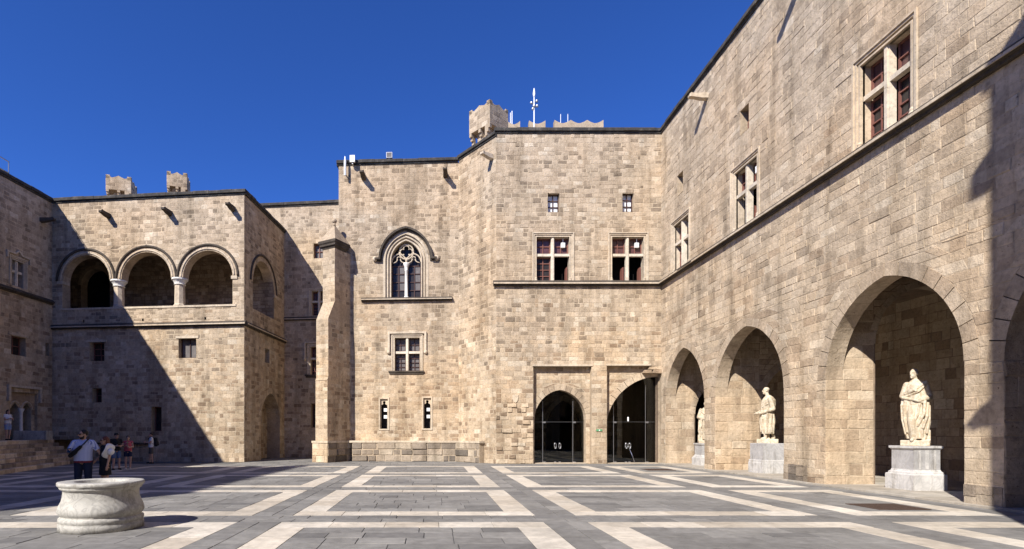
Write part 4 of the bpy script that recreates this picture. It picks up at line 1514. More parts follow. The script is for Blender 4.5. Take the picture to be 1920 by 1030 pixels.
    # darker, rougher base stones on the court face of the pier
q = []
plain(R, 'arcade_ceiling', 'inner', [(12.6, 30, 6.7), (BX, 30, 6.7), (BX, 3.6, 6.7), (12.6, 3.6, 6.7)])
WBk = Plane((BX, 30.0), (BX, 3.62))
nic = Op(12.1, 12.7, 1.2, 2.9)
M.wall(WBk, 0, 22.0, 0, 6.7, (nic,), 'arcade_rear_wall', tint=lambda z, s: tuple(x * .85 for x in pick(LOWER)), mortar='inner', ch=(.3, .42))  # tints lowered so the arcade interior reads as shaded
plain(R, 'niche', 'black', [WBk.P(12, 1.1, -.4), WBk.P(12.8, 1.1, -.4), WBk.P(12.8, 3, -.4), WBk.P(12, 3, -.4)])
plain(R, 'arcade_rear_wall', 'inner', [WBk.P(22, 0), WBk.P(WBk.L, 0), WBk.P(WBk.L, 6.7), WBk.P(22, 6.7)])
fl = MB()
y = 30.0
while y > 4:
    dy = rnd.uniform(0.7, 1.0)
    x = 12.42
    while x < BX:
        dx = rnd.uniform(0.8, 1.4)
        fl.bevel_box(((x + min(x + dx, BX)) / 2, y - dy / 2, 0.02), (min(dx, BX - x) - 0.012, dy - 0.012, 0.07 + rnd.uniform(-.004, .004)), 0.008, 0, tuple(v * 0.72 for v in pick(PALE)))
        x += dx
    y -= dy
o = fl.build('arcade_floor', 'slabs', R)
roof(R, [(12.59, 30), (12.59, 3.62), (24, 3.62), (24, 41), (12.59, 41)], 18.15)
rear(R, [(24, 3.62), (24, 41), (12.59, 41)], 18.15)
# dark weathered footing stones of the piers
for s0_, s1_, hh_ in ((10.48, 11.75, 0.62), (11.75, 12.55, 0.36), (17.11, 18.0, 0.5)):
    s = s0_
    while s < s1_ - 0.02:
        l = min(rnd.uniform(0.28, 0.5), s1_ - s)
        zz = 0.0
        while zz < hh_ - 0.05:
            h_ = min(rnd.uniform(0.22, 0.34), hh_ - zz)
            q = MB()
            prism(q, WF, [(s + .008, zz), (s + l - .008, zz), (s + l - .012, zz + h_ - .012), (s + .012, zz + h_ - .012)], -0.05, rnd.uniform(0.02, 0.045))
            o = q.build('footing_stone', 'stone', R)
            o.color = (*(pick(DARK) if s0_ != 11.75 else pick(LOWER)), 1)
            zz += h_
        s += l
M.finish()

# ------------------------------------------------------------------ wings beyond the frame that shade the court
R = thing('corner_wing', 'stone wing beside the camera whose shadow falls on the right arcade', 'building', (12, -2, 0))
M = Masonry(R)
WG1, WG2 = Plane((12.59, 3.62), (6.07, 3.62)), Plane((6.07, 3.62), (6.07, -13.2))
for W in (WG1, WG2):
    M.wall(W, 0, W.L, 0, 18.2, (), ch=(0.4, 0.5), ln=(0.6, 1.2))
    coping(R, W, 0, W.L, 18.2)
    string_course(R, W, -0.2 if W is WG2 else 0, W.L + (0.25 if W is WG1 else 0), 10.75, 0.26, 0.25)
plain(R, 'wall', 'mortar', [(24, 3.6, 0), (12.62, 3.6, 0), (12.62, 3.6, 18.2), (24, 3.6, 18.2)])
q = MB(); wbox(q, WG1, WG1.L - 0.15, WG1.L + 0.30, 16.2, 16.75, -0.3, 0.05); q.build('corner_corbel', 'trim', R)
roof(R, [(12.59, 3.62), (6.07, 3.62), (6.07, -13.2), (24, -13.2), (24, 3.62)], 18.15)
M.finish(0)
R = thing('crenellated_wing', 'battlemented stone wing left of the camera whose shadow crosses the paving', 'building', (-22, 4, 0))
M = Masonry(R)
for p_, q_ in (((-20.3, -2.7), (-19.95, 10.0)), ((-19.95, 10.0), (-25.0, 10.0)), ((-25, -2.7), (-20.3, -2.7))):
    W = Plane(p_, q_)
    M.wall(W, 0, W.L, 0, 17.0, (), ch=(0.4, 0.5), ln=(0.6, 1.2))
    s = 0.0
    while s < W.L - 0.4:
        q = MB(); prism(q, W, [(s, 17), (s + 1.1, 17), (s + 1.1, 18.1), (s + 0.82, 17.75), (s + 0.55, 17.68), (s + 0.28, 17.75), (s, 18.1)], -0.5, 0.0); q.build('merlon', 'reveal', R)
        s += 1.75
    string_course(R, W, 0, W.L, 10.0)
roof(R, [(-20.3, -2.7), (-19.95, 10), (-25, 10), (-25, -2.7)], 16.95)
M.finish(0)
R = thing('south_blocker_wing', 'unseen long stone wing behind the camera, added to block sky light', 'building', (-6, -14, 0))  # unseen wing added to cut low southern sky light and deepen shadows
M = Masonry(R)
WZ = Plane((6.6, -13.0), (-26.0, -13.0))
M.wall(WZ, 0, WZ.L, 0, 14.0, (), ch=(0.4, 0.5), ln=(0.6, 1.2))
coping(R, WZ, 0, WZ.L, 14.0)
roof(R, [(6.6, -13), (-26, -13), (-26, -22), (6.6, -22)], 13.95)
M.finish(0)

# ------------------------------------------------------------------ roof turrets, battlements, masts, lamps
def turret(name, label, c, w, dpt, z0, z1, rz, shaft_to, nfront, seed, grp=None):
    r2 = random.Random(seed)
    R = thing(name, label, 'turret', (c[0], c[1], shaft_to), grp)
    Rm = Matrix.Rotation(rz, 2)
    def pl(a, b_):
        pa, pb = Vector(c) + Rm @ Vector(a), Vector(c) + Rm @ Vector(b_)
        return Plane(tuple(pa), tuple(pb))
    hw, hd = w / 2, dpt / 2
    M = Masonry(R)
    hz = z1 - z0
    zc = z0 + hz * 0.30
    faces = [pl((-hw, -hd), (hw, -hd)), pl((hw, -hd), (hw, hd)), pl((hw, hd), (-hw, hd)), pl((-hw, hd), (-hw, -hd))]
    for W in faces:
        M.wall(W, 0, W.L, zc, z1 - 0.30, (), ch=(0.26, 0.34), ln=(0.3, 0.7))
        n = 2 if W.L > 1.2 else 1
        for k in range(n):
            a, b_ = W.L * k / n, W.L * (k + 1) / n
            q = MB()
            m_ = (a + b_) / 2
            prism(q, W, [(a, z1 - .3), (b_, z1 - .3), (b_, z1), (b_ - (b_ - a) * .22, z1 - .10), (m_, z1 - 0.19), (a + (b_ - a) * .22, z1 - .10), (a, z1)], -0.28, 0.0)
            q.build('merlon', 'reveal', R)
        k = max(2, round(W.L / 0.85))
        for i in range(k):
            s = 0.10 + (W.L - 0.20) * i / k
            q = MB()
            for lv, (o1, hh) in enumerate(((0.0, 0.36), (-0.13, 0.30), (-0.26, 0.26))):
                wbox(q, W, s - 0.10, s + 0.10, zc - (lv + 1) * (zc - z0) / 3, zc - lv * (zc - z0) / 3, -0.45, o1 - 0.005)
            q.build('corbel', 'reveal', R)
    q = MB()
    ins = min(0.42, w * 0.24)
    cs = [Vector(c) + Rm @ Vector(p) for p in ((-hw + ins, -hd + ins), (hw - ins, -hd + ins), (hw - ins, hd - ins), (-hw + ins, hd - ins))]
    q.loft([[Vector((*p, z)) for p in cs] for z in (shaft_to, zc)])
    q.build('shaft', 'reveal', R)
    q = MB()
    co = [Vector(c) + Rm @ Vector(p) for p in ((-hw, -hd), (hw, -hd), (hw, hd), (-hw, hd))]
    q.add([Vector((*p, zc + .01)) for p in co] + [Vector((*p, z1 - .35)) for p in co], [(0, 1, 2, 3), (4, 5, 6, 7)])
    q.build('floor', 'reveal', R)
    M.finish(0)
    return R
turret('roof_turret', 'small corbelled turret above the loggia roof, the left one', (-24.6, 43.0), 1.75, 1.9, 20.0, 21.6, 0.28, 15.5, 3, 1, 'turrets above the loggia roof')
turret('roof_turret', 'small corbelled turret above the loggia roof, the right one', (-20.1, 43.0), 1.45, 1.6, 20.35, 21.95, 0.28, 15.5, 2, 2, 'turrets above the loggia roof')
turret('corner_turret', 'larger corbelled watch turret standing cornerwise over the roof corner', (3.95, 38.6), 1.95, 1.95, 22.2, 24.55, math.radians(42), 17.9, 3, 3)
def battlement(label, x0, x1, y, z0, z1, n):
    R = thing('battlement', label, 'battlement', ((x0 + x1) / 2, y, z0), 'battlements behind the entrance block')
    W = Plane((x0, y), (x1, y))
    for k in range(n):
        a, b_ = W.L * k / n, W.L * (k + 1) / n
        m_ = (a + b_) / 2
        q = MB()
        prism(q, W, [(a, z0), (b_, z0), (b_, z1), (b_ - (b_ - a) * .2, z1 - .16), (m_ + (b_ - a) * .08, z1 - .27), (m_ - (b_ - a) * .08, z1 - .27), (a + (b_ - a) * .2, z1 - .16), (a, z1)], -0.5, 0)
        q.build('merlon', 'reveal', R)
    q = MB(); wbox(q, W, 0, W.L, 18.0, z0, -0.5, -0.02); q.build('parapet', 'reveal', R)
battlement('single swallowtail merlon beside the corner turret', 6.15, 7.20, 45.0, 25.9, 27.5, 1)
battlement('single swallowtail merlon at the foot of the tall mast', 7.95, 9.3, 45.0, 25.9, 27.55, 1)
battlement('run of three swallowtail merlons behind the roof edge', 10.05, 14.1, 45.0, 25.9, 27.6, 3)
def mast(label, x, y, z0, z1, r, finial):
    R = thing('antenna_mast', label, 'antenna', (x, y, z0))
    q = MB(); q.tube([(x, y, z0), (x, y, z1)], [r, r * 0.8], 8); q.build('pole', 'white_metal', R)
    if finial:
        q = MB(); q.lathe([(0.02, 0), (0.08, 0.15), (0.11, 0.35), (0.07, 0.62), (0.02, 0.8)], (x, y, z1 - 0.8), 10); q.build('finial', 'white_metal', R, True)
        for dx, dz in ((-0.22, -1.2), (0.25, -1.45), (-0.1, -1.7), (0.22, -1.05)):
            q = MB(); q.tube([(x, y, z1 + dz - .1), (x + dx, y, z1 + dz)], 0.03); q.ell((x + dx, y, z1 + dz), (0.12, 0.1, 0.13), None, 8, 6); q.build('sensor', 'metal', R)
        q = MB(); q.lathe([(0.1, 0), (0.14, .1), (0.1, .25)], (x, y, z1 - 1.6), 8); q.build('bracket', 'metal', R)
mast('tall white lightning mast with a finial on the roof', 8.36, 45.0, 20, 30.2, 0.055, True)
mast('pair partner rod, left thin white antenna beside the turret', 6.43, 45.2, 20, 28.3, 0.035, False)
mast('right and taller thin white antenna beside the turret', 6.58, 45.3, 20, 28.5, 0.045, False)
mast('thin antenna rod, left one above the merlon run', 10.65, 45.4, 20, 28.3, 0.03, False)
mast('thin antenna rod, right one above the merlon run', 11.25, 45.4, 20, 28.3, 0.03, False)

R = thing('wall_lamp', 'white tubular lamp on the wall corner above the gothic block', 'lamp', WD.P(0.46, 17.6, 0))
q = MB(); q.tube([WD.P(0.46, 17.2, 0.32), WD.P(0.46, 18.05, 0.32), WD.P(0.46, 18.35, 0.32)], [0.07, 0.07, 0.03], 10); q.build('housing', 'white_metal', R)
q = MB(); q.tube([WD.P(0.46, 17.35, -0.02), WD.P(0.46, 17.35, 0.3)], 0.03); q.build('bracket', 'metal', R)
R = thing('wall_lamp', 'square white floodlight box at the roof edge of the gothic block', 'lamp', WD.P(0.91, 17.9, 0))
q = MB(); wbox(q, WD, 0.76, 1.06, 17.98, 18.38, 0.25, 0.40); q.build('housing', 'white_metal', R)
q = MB(); wbox(q, WD, 0.88, 0.94, 17.88, 17.98, -0.02, 0.34); q.build('bracket', 'metal', R)
R = thing('roof_floodlight', 'grey floodlight standing on the coping of the gothic block', 'lamp', WD.P(3.1, 18.2, 0))
q = MB(); wbox(q, WD, 2.92, 3.28, 18.33, 18.66, -0.1, 0.08); hs = q.build('housing', 'metal', R)
q = MB(); wbox(q, WD, 2.95, 3.25, 18.36, 18.63, 0.08, 0.086); q.build('lens', 'pane_grey', hs)
q = MB(); wbox(q, WD, 3.06, 3.14, 18.19, 18.33, -0.05, 0.03); q.build('stand', 'metal', R)
R = thing('roof_railing', 'thin metal railing frame on the roof at the left edge', 'railing', WA.P(34.2, 15.85, -0.5))
for s in (33.4, 34.15, 34.9):
    q = MB(); q.tube([WA.P(s, 15.8, -0.5), WA.P(s, 16.85, -0.5)], 0.03, 6); q.build('post', 'metal', R)
for z in (16.2, 16.83):
    q = MB(); q.tube([WA.P(32.5, z, -0.5), WA.P(34.9, z, -0.5)], 0.025, 6); q.build('rail', 'metal', R)

# ------------------------------------------------------------------ steps, platform, stone block, gratings, well head
e_ = Vector((-0.286, 0.958)).normalized()
p0 = Vector((-17.75, 22.8)) - e_ * 6
WT = Plane(tuple(p0), tuple(p0 + e_ * 15.2))
st = thing('steps', 'broad flight of worn stone steps in the left corner', 'steps', (-19.5, 26, 0))
NS, RISE, TR = 7, 0.19, 0.235
for i in range(NS):
    part = MB()
    wbox(part, WT, 0.02, WT.L - 0.02, RISE * i - 0.01, RISE * (i + 1) - 0.04, -TR * i - 1.5, -TR * i - 0.03)
    step = part.build('step', 'reveal', st)
    s = 0.0
    while s < WT.L - 0.05:
        l = min(rnd.uniform(0.6, 1.5), WT.L - s)
        q = MB()
        d = -TR * i + rnd.uniform(-0.012, 0.008)
        zt = RISE * (i + 1) + rnd.uniform(-0.006, 0.004)
        vs = []
        for ss in (s + 0.006, s + l - 0.006):
            vs += [WT.P(ss, RISE * i + .004, d), WT.P(ss, zt - 0.02, d), WT.P(ss, zt, d - 0.02), WT.P(ss, zt, d - TR - 0.06), WT.P(ss, RISE * i + .004, d - TR - .06)]
        q.add(vs, [(0, 1, 2, 3, 4), (9, 8, 7, 6, 5), (0, 5, 6, 1), (1, 6, 7, 2), (2, 7, 8, 3), (3, 8, 9, 4), (4, 9, 5, 0)])
        o = q.build('step_stone', 'stone', step)
        o.color = (*(tuple(x * 1.5 for x in pick(DARK)) if rnd.random() < 0.8 else pick(PALE)), 1)
        s += l
zp = RISE * NS
q = MB()
a, b_ = WT.P(0, zp - .012, -TR * NS + .15), WT.P(WT.L, zp - .012, -TR * NS + .15)
q.add([a, b_, WB.P(2.4, zp - .012, -.2), WA.P(WA.L, zp - .012, -.2), WA.P(20, zp - .012, -.2)], [(0, 1, 2, 3, 4)])
q.build('landing', 'reveal', st, fix=False)
q = MB(); q.bevel_box((-22.05, 30.0, zp + 0.24), (1.75, 0.55, 0.50), 0.03, 0.03)
tag(q.build('stone_block', 'well', None), 'long pale stone block lying on the landing above the steps', 'stone block')

def grating(label, x0, x1, y0, y1):
    R = thing('drain_grating', label, 'grating', ((x0 + x1) / 2, (y0 + y1) / 2, 0))
    q = MB()
    for a in (x0, x1 - 0.05):
        q.box((a + 0.025, (y0 + y1) / 2, 0.008), (0.05, y1 - y0, 0.012))
    for a in (y0, y1 - 0.05):
        q.box(((x0 + x1) / 2, a + 0.025, 0.0085), (x1 - x0 - 0.1, 0.05, 0.011))
    q.build('frame', 'rust', R)
    n = int((x1 - x0 - .1) / 0.06)
    for i in range(n):
        x = x0 + 0.05 + (x1 - x0 - .1) * (i + .5) / n
        q = MB(); q.box((x, (y0 + y1) / 2, 0.008), (0.034, y1 - y0 - 0.1, 0.009)); q.build('bar', 'rust', R)
    q = MB(); quad(q, Vector((x0 + .03, y0 + .03, .0045)), Vector((x1 - .03, y0 + .03, .0045)), Vector((x1 - .03, y1 - .03, .0045)), Vector((x0 + .03, y1 - .03, .0045))); q.build('pit', 'black', R)
grating('rusty drain grating in the paving before the nearest statue', 9.85, 11.0, 12.0, 13.0)
grating('small dark drain grating in the paving near the glazed arches', 9.75, 11.0, 24.6, 25.6)

R = thing('well_head', 'round white marble well head with moulded rim standing in the court', 'well', (-5.93, 9.75, 0))
prof = [(0.0, 0.0), (0.80, 0.0), (0.80, 0.11), (0.775, 0.135), (0.785, 0.15), (0.80, 0.18), (0.795, 0.215), (0.76, 0.235), (0.745, 0.25), (0.775, 0.275), (0.805, 0.32), (0.805, 0.37), (0.775, 0.44), (0.735, 0.51), (0.715, 0.58), (0.71, 0.66), (0.715, 0.70), (0.76, 0.72), (0.775, 0.745), (0.765, 0.755), (0.80, 0.775), (0.812, 0.79), (0.815, 0.825), (0.80, 0.842), (0.77, 0.845), (0.52, 0.843), (0.495, 0.83), (0.49, 0.30), (0.0, 0.30)]
q = MB()
seg = 72
rw = random.Random(5)
ph = [rw.uniform(0, 6.28) for _ in range(6)]
vs, fs = [], []
for r, z in prof:
    for i in range(seg):
        a = 2 * math.pi * i / seg
        wob = 1 + 0.004 * math.sin(3 * a + ph[0]) + 0.004 * math.sin(7 * a + ph[1] + z * 5) + (rw.uniform(-.006, .005) - (0.02 if (r > .79 and rw.random() < .06) else 0) if r > .7 else 0)
        vs.append((-5.93 + r * 0.835 * wob * math.cos(a), 9.75 + r * 0.835 * wob * math.sin(a), z))
for k in range(len(prof) - 1):
    for i in range(seg):
        j = (i + 1) % seg
        fs.append((k * seg + i, k * seg + j, (k + 1) * seg + j, (k + 1) * seg + i))
q.add(vs, fs)
wl = q.build('well_body', 'well', R, True)

# ------------------------------------------------------------------ statues and pedestals
def pedestal(label, x, y, w, h, style):
    R = thing('statue_pedestal', label, 'pedestal', (x, y, 0.05), 'pedestals under the arcade statues')
    z = 0.055
    hb = h * 0.36
    k = w * 0.78
    q = MB(); q.bevel_box((x, y, z + hb / 2), (w, w, hb), 0.02); q.build('base_block', 'pedestal', R)
    if style == 0:
        q = MB()
        q.loft([[Vector((x + a * s / 2, y + b_ * s / 2, zz)) for a, b_ in ((-1, -1), (1, -1), (1, 1), (-1, 1))] for s, zz in ((k * 1.16, z + hb), (k * 1.14, z + hb + .05), (k * 1.05, z + hb + .08), (k * 1.01, z + hb + .13))])
        q.build('base_moulding', 'pedestal', R)
        q = MB()
        q.box((x, y, z + hb + .13 + (h - hb - .25) / 2), (k, k, h - hb - .25)); q.build('dado', 'pedestal_grey', R)
        for a in (-0.27, 0.0, 0.3):
            q = MB(); q.box((x + a * k, y - k / 2 - .004, z + hb + .13 + (h - hb - .25) / 2), (0.05 if a else 0.09, 0.01, h - hb - .27)); q.build('facing_strip', 'pedestal', R)
        q = MB()
        q.loft([[Vector((x + a * s / 2, y + b_ * s / 2, zz)) for a, b_ in ((-1, -1), (1, -1), (1, 1), (-1, 1))] for s, zz in ((k * 1.0, z + h - .12), (k * 1.10, z + h - .07), (k * 1.13, z + h - .065), (k * 1.13, z + h))])
        q.build('cap', 'pedestal', R)
    else:
        k = w * 0.90
        q = MB(); q.bevel_box((x, y, z + hb + .10 + (h - hb - .10) / 2), (k, k, h - hb - .10), 0.02); q.build('upper_block', 'pedestal_grey', R)
        q = MB(); q.bevel_box((x, y, z + hb + .05), (w * .97, w * .97, .10), 0.015); q.build('base_moulding', 'pedestal', R)
    return z + h

def folds(z, rx, ry, n, amp, ph, cx=0.0, cy=0.0, seg=64):
    pts = []
    for i in range(seg):
        a = 2 * math.pi * i / seg
        k = 1 + 1.7 * amp * (math.sin(n * a + ph) + 0.5 * math.sin((n * 2 - 3) * a + ph * 1.7 + 1.0))
        pts.append(Vector((cx + rx * k * math.cos(a), cy + ry * k * math.sin(a), z)))
    return pts

def head(mb, c, yaw, s=1.0):
    Rz = Matrix.Rotation(yaw, 3, 'Z')
    c = Vector(c)
    def P(x, y, z):
        return c + Rz @ Vector((x, y, z)) * s
    mb.ell(P(0, 0.012, 0.02), (0.078 * s, 0.098 * s, 0.105 * s), Rz)
    mb.ell(P(0, -0.028, -0.055), (0.058 * s, 0.066 * s, 0.070 * s), Rz)
    mb.capsule(P(0, -0.088, 0.022), 0.010 * s, P(0, -0.112, -0.020), 0.015 * s, 8)
    mb.capsule(P(-0.03, -0.078, 0.032), 0.013 * s, P(0.03, -0.078, 0.032), 0.013 * s, 8)
    mb.capsule(P(-0.02, -0.087, -0.056), 0.010 * s, P(0.02, -0.087, -0.056), 0.010 * s, 8)
    mb.ell(P(0, -0.078, -0.095), (0.024 * s, 0.02 * s, 0.02 * s), Rz, 10, 6)
    for k in (-1, 1):
        mb.ell(P(k * 0.08, 0.01, -0.005), (0.012 * s, 0.022 * s, 0.034 * s), Rz, 8, 6)

def limb(mb, pts, rs):
    for (a, ra), (b_, rb) in zip(zip(pts, rs), list(zip(pts, rs))[1:]):
        mb.capsule(a, ra, b_, rb)

def toga_statue(name, label, x, y, z, rz, flip=1):
    o = None
    mb = MB()
    f = flip
    mb.box((0, 0, 0.075), (0.66, 0.56, 0.15))
    B = 0.13
    rings = []
    for zz, rx, ry, amp, ph, cx in ((0.06, 0.22, 0.17, 0.05, 0.0, .03), (0.25, 0.26, 0.19, 0.055, 0.3, .02), (0.50, 0.30, 0.21, 0.05, 0.7, .02), (0.78, 0.31, 0.215, 0.045, 1.2, 0), (1.02, 0.315, 0.22, 0.035, 1.8, -.01), (1.22, 0.30, 0.21, 0.03, 2.3, -.01), (1.40, 0.265, 0.185, 0.02, 2.8, -.01), (1.54, 0.225, 0.16, 0.015, 3.2, 0), (1.63, 0.15, 0.12, 0.01, 3.4, 0), (1.70, 0.09, 0.09, 0.0, 3.5, 0)):
        rings.append([Vector((p.x * f, p.y, p.z)) for p in folds(zz + B, rx, ry, 11, amp, ph, cx)])
    mb.loft(rings)
    V = lambda a, b_, c: Vector((a * f, b_, c + B))
    limb(mb, [V(-0.06, -0.08, 1.0), V(-0.08, -0.20, 0.58), V(-0.04, -0.14, 0.06)], [0.14, 0.10, 0.075])          # forward leg under the cloth
    limb(mb, [V(-0.04, -0.12, 0.05), V(-0.07, -0.30, 0.03)], [0.06, 0.045])
    limb(mb, [V(0.14, 0.02, 0.04), V(0.20, -0.16, 0.03)], [0.06, 0.045])
    mb.box((0.22 * f, 0.08, 0.25), (0.24, 0.24, 0.36))                                                              # support beside the leg
    limb(mb, [V(-0.19, 0.0, 1.55), V(-0.28, -0.06, 1.25), V(-0.08, -0.22, 1.38)], [0.095, 0.085, 0.06])             # arm slung across the chest
    mb.ell(V(-0.04, -0.24, 1.41), (0.055, 0.045, 0.055))
    for k in range(4):
        limb(mb, [V(-0.02 + .01 * k, -0.265, 1.44 - .025 * k), V(0.05, -0.25, 1.455 - .025 * k)], [0.016, 0.014])
    limb(mb, [V(0.20, 0.0, 1.55), V(0.31, 0.03, 1.20), V(0.20, -0.20, 1.14)], [0.10, 0.09, 0.065])                # arm bent at the waist
    mb.ell(V(0.15, -0.23, 1.13), (0.06, 0.045, 0.05))
    for k in range(4):
        limb(mb, [V(0.13, -0.255, 1.165 - .025 * k), V(0.06, -0.25, 1.16 - .025 * k)], [0.016, 0.014])
    # thick drapery folds: over the shoulder, across the waist, falling from the hand
    for a, b_, c, r in (((0.24, -0.06, 1.62), (0.02, -0.21, 1.42), (-0.22, -0.19, 1.30), 0.035), ((0.27, -0.03, 1.58), (0.08, -0.22, 1.36), (-0.24, -0.18, 1.22), 0.030), ((-0.28, -0.15, 1.20), (0.0, -0.25, 1.12), (0.27, -0.18, 1.02), 0.034), ((0.22, -0.22, 1.08), (0.20, -0.25, 0.75), (0.06, -0.20, 0.42), 0.040), ((0.28, -0.17, 1.02), (0.27, -0.21, 0.70), (0.18, -0.19, 0.36), 0.038), ((0.10, -0.24, 1.0), (0.06, -0.24, 0.72), (-0.02, -0.2, 0.5), 0.028), ((0.31, -0.08, 0.95), (0.31, -0.12, 0.6), (0.26, -0.12, 0.22), 0.036), ((-0.25, -0.16, 1.0), (-0.24, -0.16, 0.6), (-0.18, -0.14, 0.25), 0.03), ((-0.31, -0.08, 1.0), (-0.29, -0.1, 0.6), (-0.22, -0.1, 0.2), 0.03)):
        limb(mb, [V(*a), V(*b_), V(*c)], [r, r * 1.05, r * 0.8])
    limb(mb, [V(0, 0, 1.62), V(-0.02, -0.02, 1.76)], [0.075, 0.065])
    head(mb, V(-0.03, -0.03, 1.86), -0.6 * f, 1.18)
    mb.ell(V(-0.02, 0.0, 1.895), (0.10, 0.115, 0.105), None, 14, 8)
    o = remeshed(mb, name, 'marble', None, 0.0095, 1)
    o.location = (x, y, z)
    o.rotation_euler = (0, 0, rz)
    tag(o, label, 'statue', 'marble statues in the arcade')
    return o

def tunic_statue(name, label, x, y, z, rz):
    mb = MB()
    mb.box((0.0, 0, 0.08), (0.76, 0.56, 0.16))
    B = 0.14
    V = lambda a, b_, c: Vector((a, b_, c + B))
    limb(mb, [V(-0.06, -0.10, 0.85), V(-0.10, -0.12, 0.46), V(-0.06, -0.10, 0.06), V(-0.20, -0.13, 0.03)], [0.11, 0.075, 0.055, 0.045])
    limb(mb, [V(0.10, 0.10, 0.85), V(0.14, 0.10, 0.46), V(0.24, 0.10, 0.07), V(0.10, 0.06, 0.03)], [0.11, 0.075, 0.055, 0.045])
    mb.box((0.02, 0.08, 0.38), (0.14, 0.16, 0.50))
    rings = []
    for zz, rx, ry, amp, ph, cx in ((0.22, 0.22, 0.22, 0.07, 0.0, .02), (0.42, 0.24, 0.23, 0.06, 0.3, .02), (0.68, 0.26, 0.235, 0.05, 0.6, .01), (0.92, 0.26, 0.23, 0.035, 1.0, 0.0), (1.12, 0.25, 0.22, 0.02, 1.4, 0.01), (1.32, 0.27, 0.23, 0.015, 1.9, 0.03), (1.50, 0.25, 0.23, 0.01, 2.2, 0.05), (1.62, 0.17, 0.17, 0.0, 2.5, 0.05), (1.70, 0.08, 0.08, 0.0, 2.5, 0.04)):
        rings.append(folds(zz + B, rx, ry, 9, amp, ph, cx))
    mb.loft(rings)
    limb(mb, [V(0.10, -0.20, 1.52), V(0.20, -0.25, 1.16), V(-0.20, -0.24, 1.02)], [0.10, 0.09, 0.06])
    limb(mb, [V(-0.02, 0.20, 1.52), V(-0.06, 0.24, 1.18), V(-0.30, 0.10, 1.05)], [0.10, 0.085, 0.06])
    for hx, hy in ((-0.27, -0.23), (-0.37, 0.07)):
        mb.ell(V(hx, hy, 1.01), (0.065, 0.045, 0.045))
        for k in range(4):
            limb(mb, [V(hx - 0.04, hy - 0.03 + 0.022 * k, 1.01), V(hx - 0.10, hy - 0.03 + 0.022 * k, 0.985)], [0.015, 0.013])
        limb(mb, [V(hx, hy, 1.04), V(hx - 0.06, hy - 0.03, 1.06)], [0.017, 0.014])
    for a, b_, c, r in (((-0.16, -0.20, 1.0), (-0.20, -0.18, 0.7), (-0.19, -0.14, 0.36), 0.035), ((0.0, -0.25, 1.0), (0.0, -0.25, 0.65), (-0.02, -0.22, 0.3), 0.032), ((0.15, -0.22, 0.95), (0.12, -0.24, 0.6), (0.16, -0.18, 0.28), 0.034), ((0.22, -0.12, 0.98), (0.24, -0.14, 0.62), (0.22, -0.1, 0.3), 0.03), ((-0.23, -0.05, 1.0), (-0.25, -0.05, 0.65), (-0.22, -0.05, 0.3), 0.03), ((-0.22, -0.1, 1.08), (0.05, -0.26, 1.08), (0.25, -0.08, 1.10), 0.03), ((0.18, -0.14, 1.55), (0.0, -0.23, 1.35), (-0.18, -0.15, 1.25), 0.028)):
        limb(mb, [V(*a), V(*b_), V(*c)], [r, r, r * 0.8])
    limb(mb, [V(0.03, 0, 1.62), V(-0.02, 0, 1.78)], [0.08, 0.068])
    head(mb, V(-0.05, 0, 1.87), -math.pi / 2 + 0.25, 1.15)
    mb.ell(V(-0.03, 0.0, 1.92), (0.115, 0.10, 0.095), None, 14, 8)
    o = remeshed(mb, name, 'marble', None, 0.0095, 1)
    o.location = (x, y, z)
    o.rotation_euler = (0, 0, rz)
    tag(o, label, 'statue', 'marble statues in the arcade')
    return o

zt = pedestal('largest, nearest veined marble pedestal in the rightmost arch', 14.15, 15.96, 0.97, 1.27, 0)
st3 = toga_statue('statue', 'nearest white marble statue in a long toga, in the widest arch', 14.15, 15.96, zt + .002, math.radians(-44))
st3.scale = (0.98, 0.98, 1.06)
zt = pedestal('plain grey two-block pedestal in the middle arch', 13.87, 22.58, 1.0, 1.22, 1)
st2 = tunic_statue('statue', 'white marble statue of a man in a short tunic, hands held forward', 13.87, 22.58, zt + .002, math.radians(-30))
st2.scale = (1.0, 1.0, 1.08)
zt = pedestal('small white pedestal half hidden by the pier of the farthest arch', 13.97, 27.9, 0.95, 1.12, 0)
toga_statue('statue', 'farthest white marble statue, mostly hidden behind the arcade pier', 13.97, 27.9, zt + .002, math.radians(-20), -1)

# ------------------------------------------------------------------ people
def hand(mb, w, d, n, s=1.0, curl=0.5):
    """palm, four fingers, thumb; w wrist, d pointing direction, n back-of-hand normal"""
    w = Vector(w); d = Vector(d).normalized(); n = Vector(n).normalized()
    side = d.cross(n).normalized()
    n = side.cross(d)
    M3 = Matrix((side, d, n)).transposed()
    mb.ell(w + d * 0.045 * s, (0.038 * s, 0.052 * s, 0.017 * s), M3, 12, 8)
    for k, L in enumerate((0.062, 0.072, 0.068, 0.052)):
        a = w + d * 0.085 * s + side * (-0.028 + 0.019 * k) * s
        b_ = a + (d * math.cos(curl) - n * math.sin(curl)) * L * 0.55 * s
        c = b_ + (d * math.cos(curl * 2.2) - n * math.sin(curl * 2.2)) * L * 0.5 * s
        limb(mb, [a, b_, c], [0.0105 * s, 0.0100 * s, 0.0090 * s])
    t0 = w + d * 0.02 * s - side * 0.030 * s
    t1 = t0 + (d * 0.6 - side * 0.7 - n * 0.3) * 0.040 * s
    limb(mb, [t0, t1, t1 + (d * 0.9 - n * 0.4) * 0.030 * s], [0.014 * s, 0.012 * s, 0.010 * s])

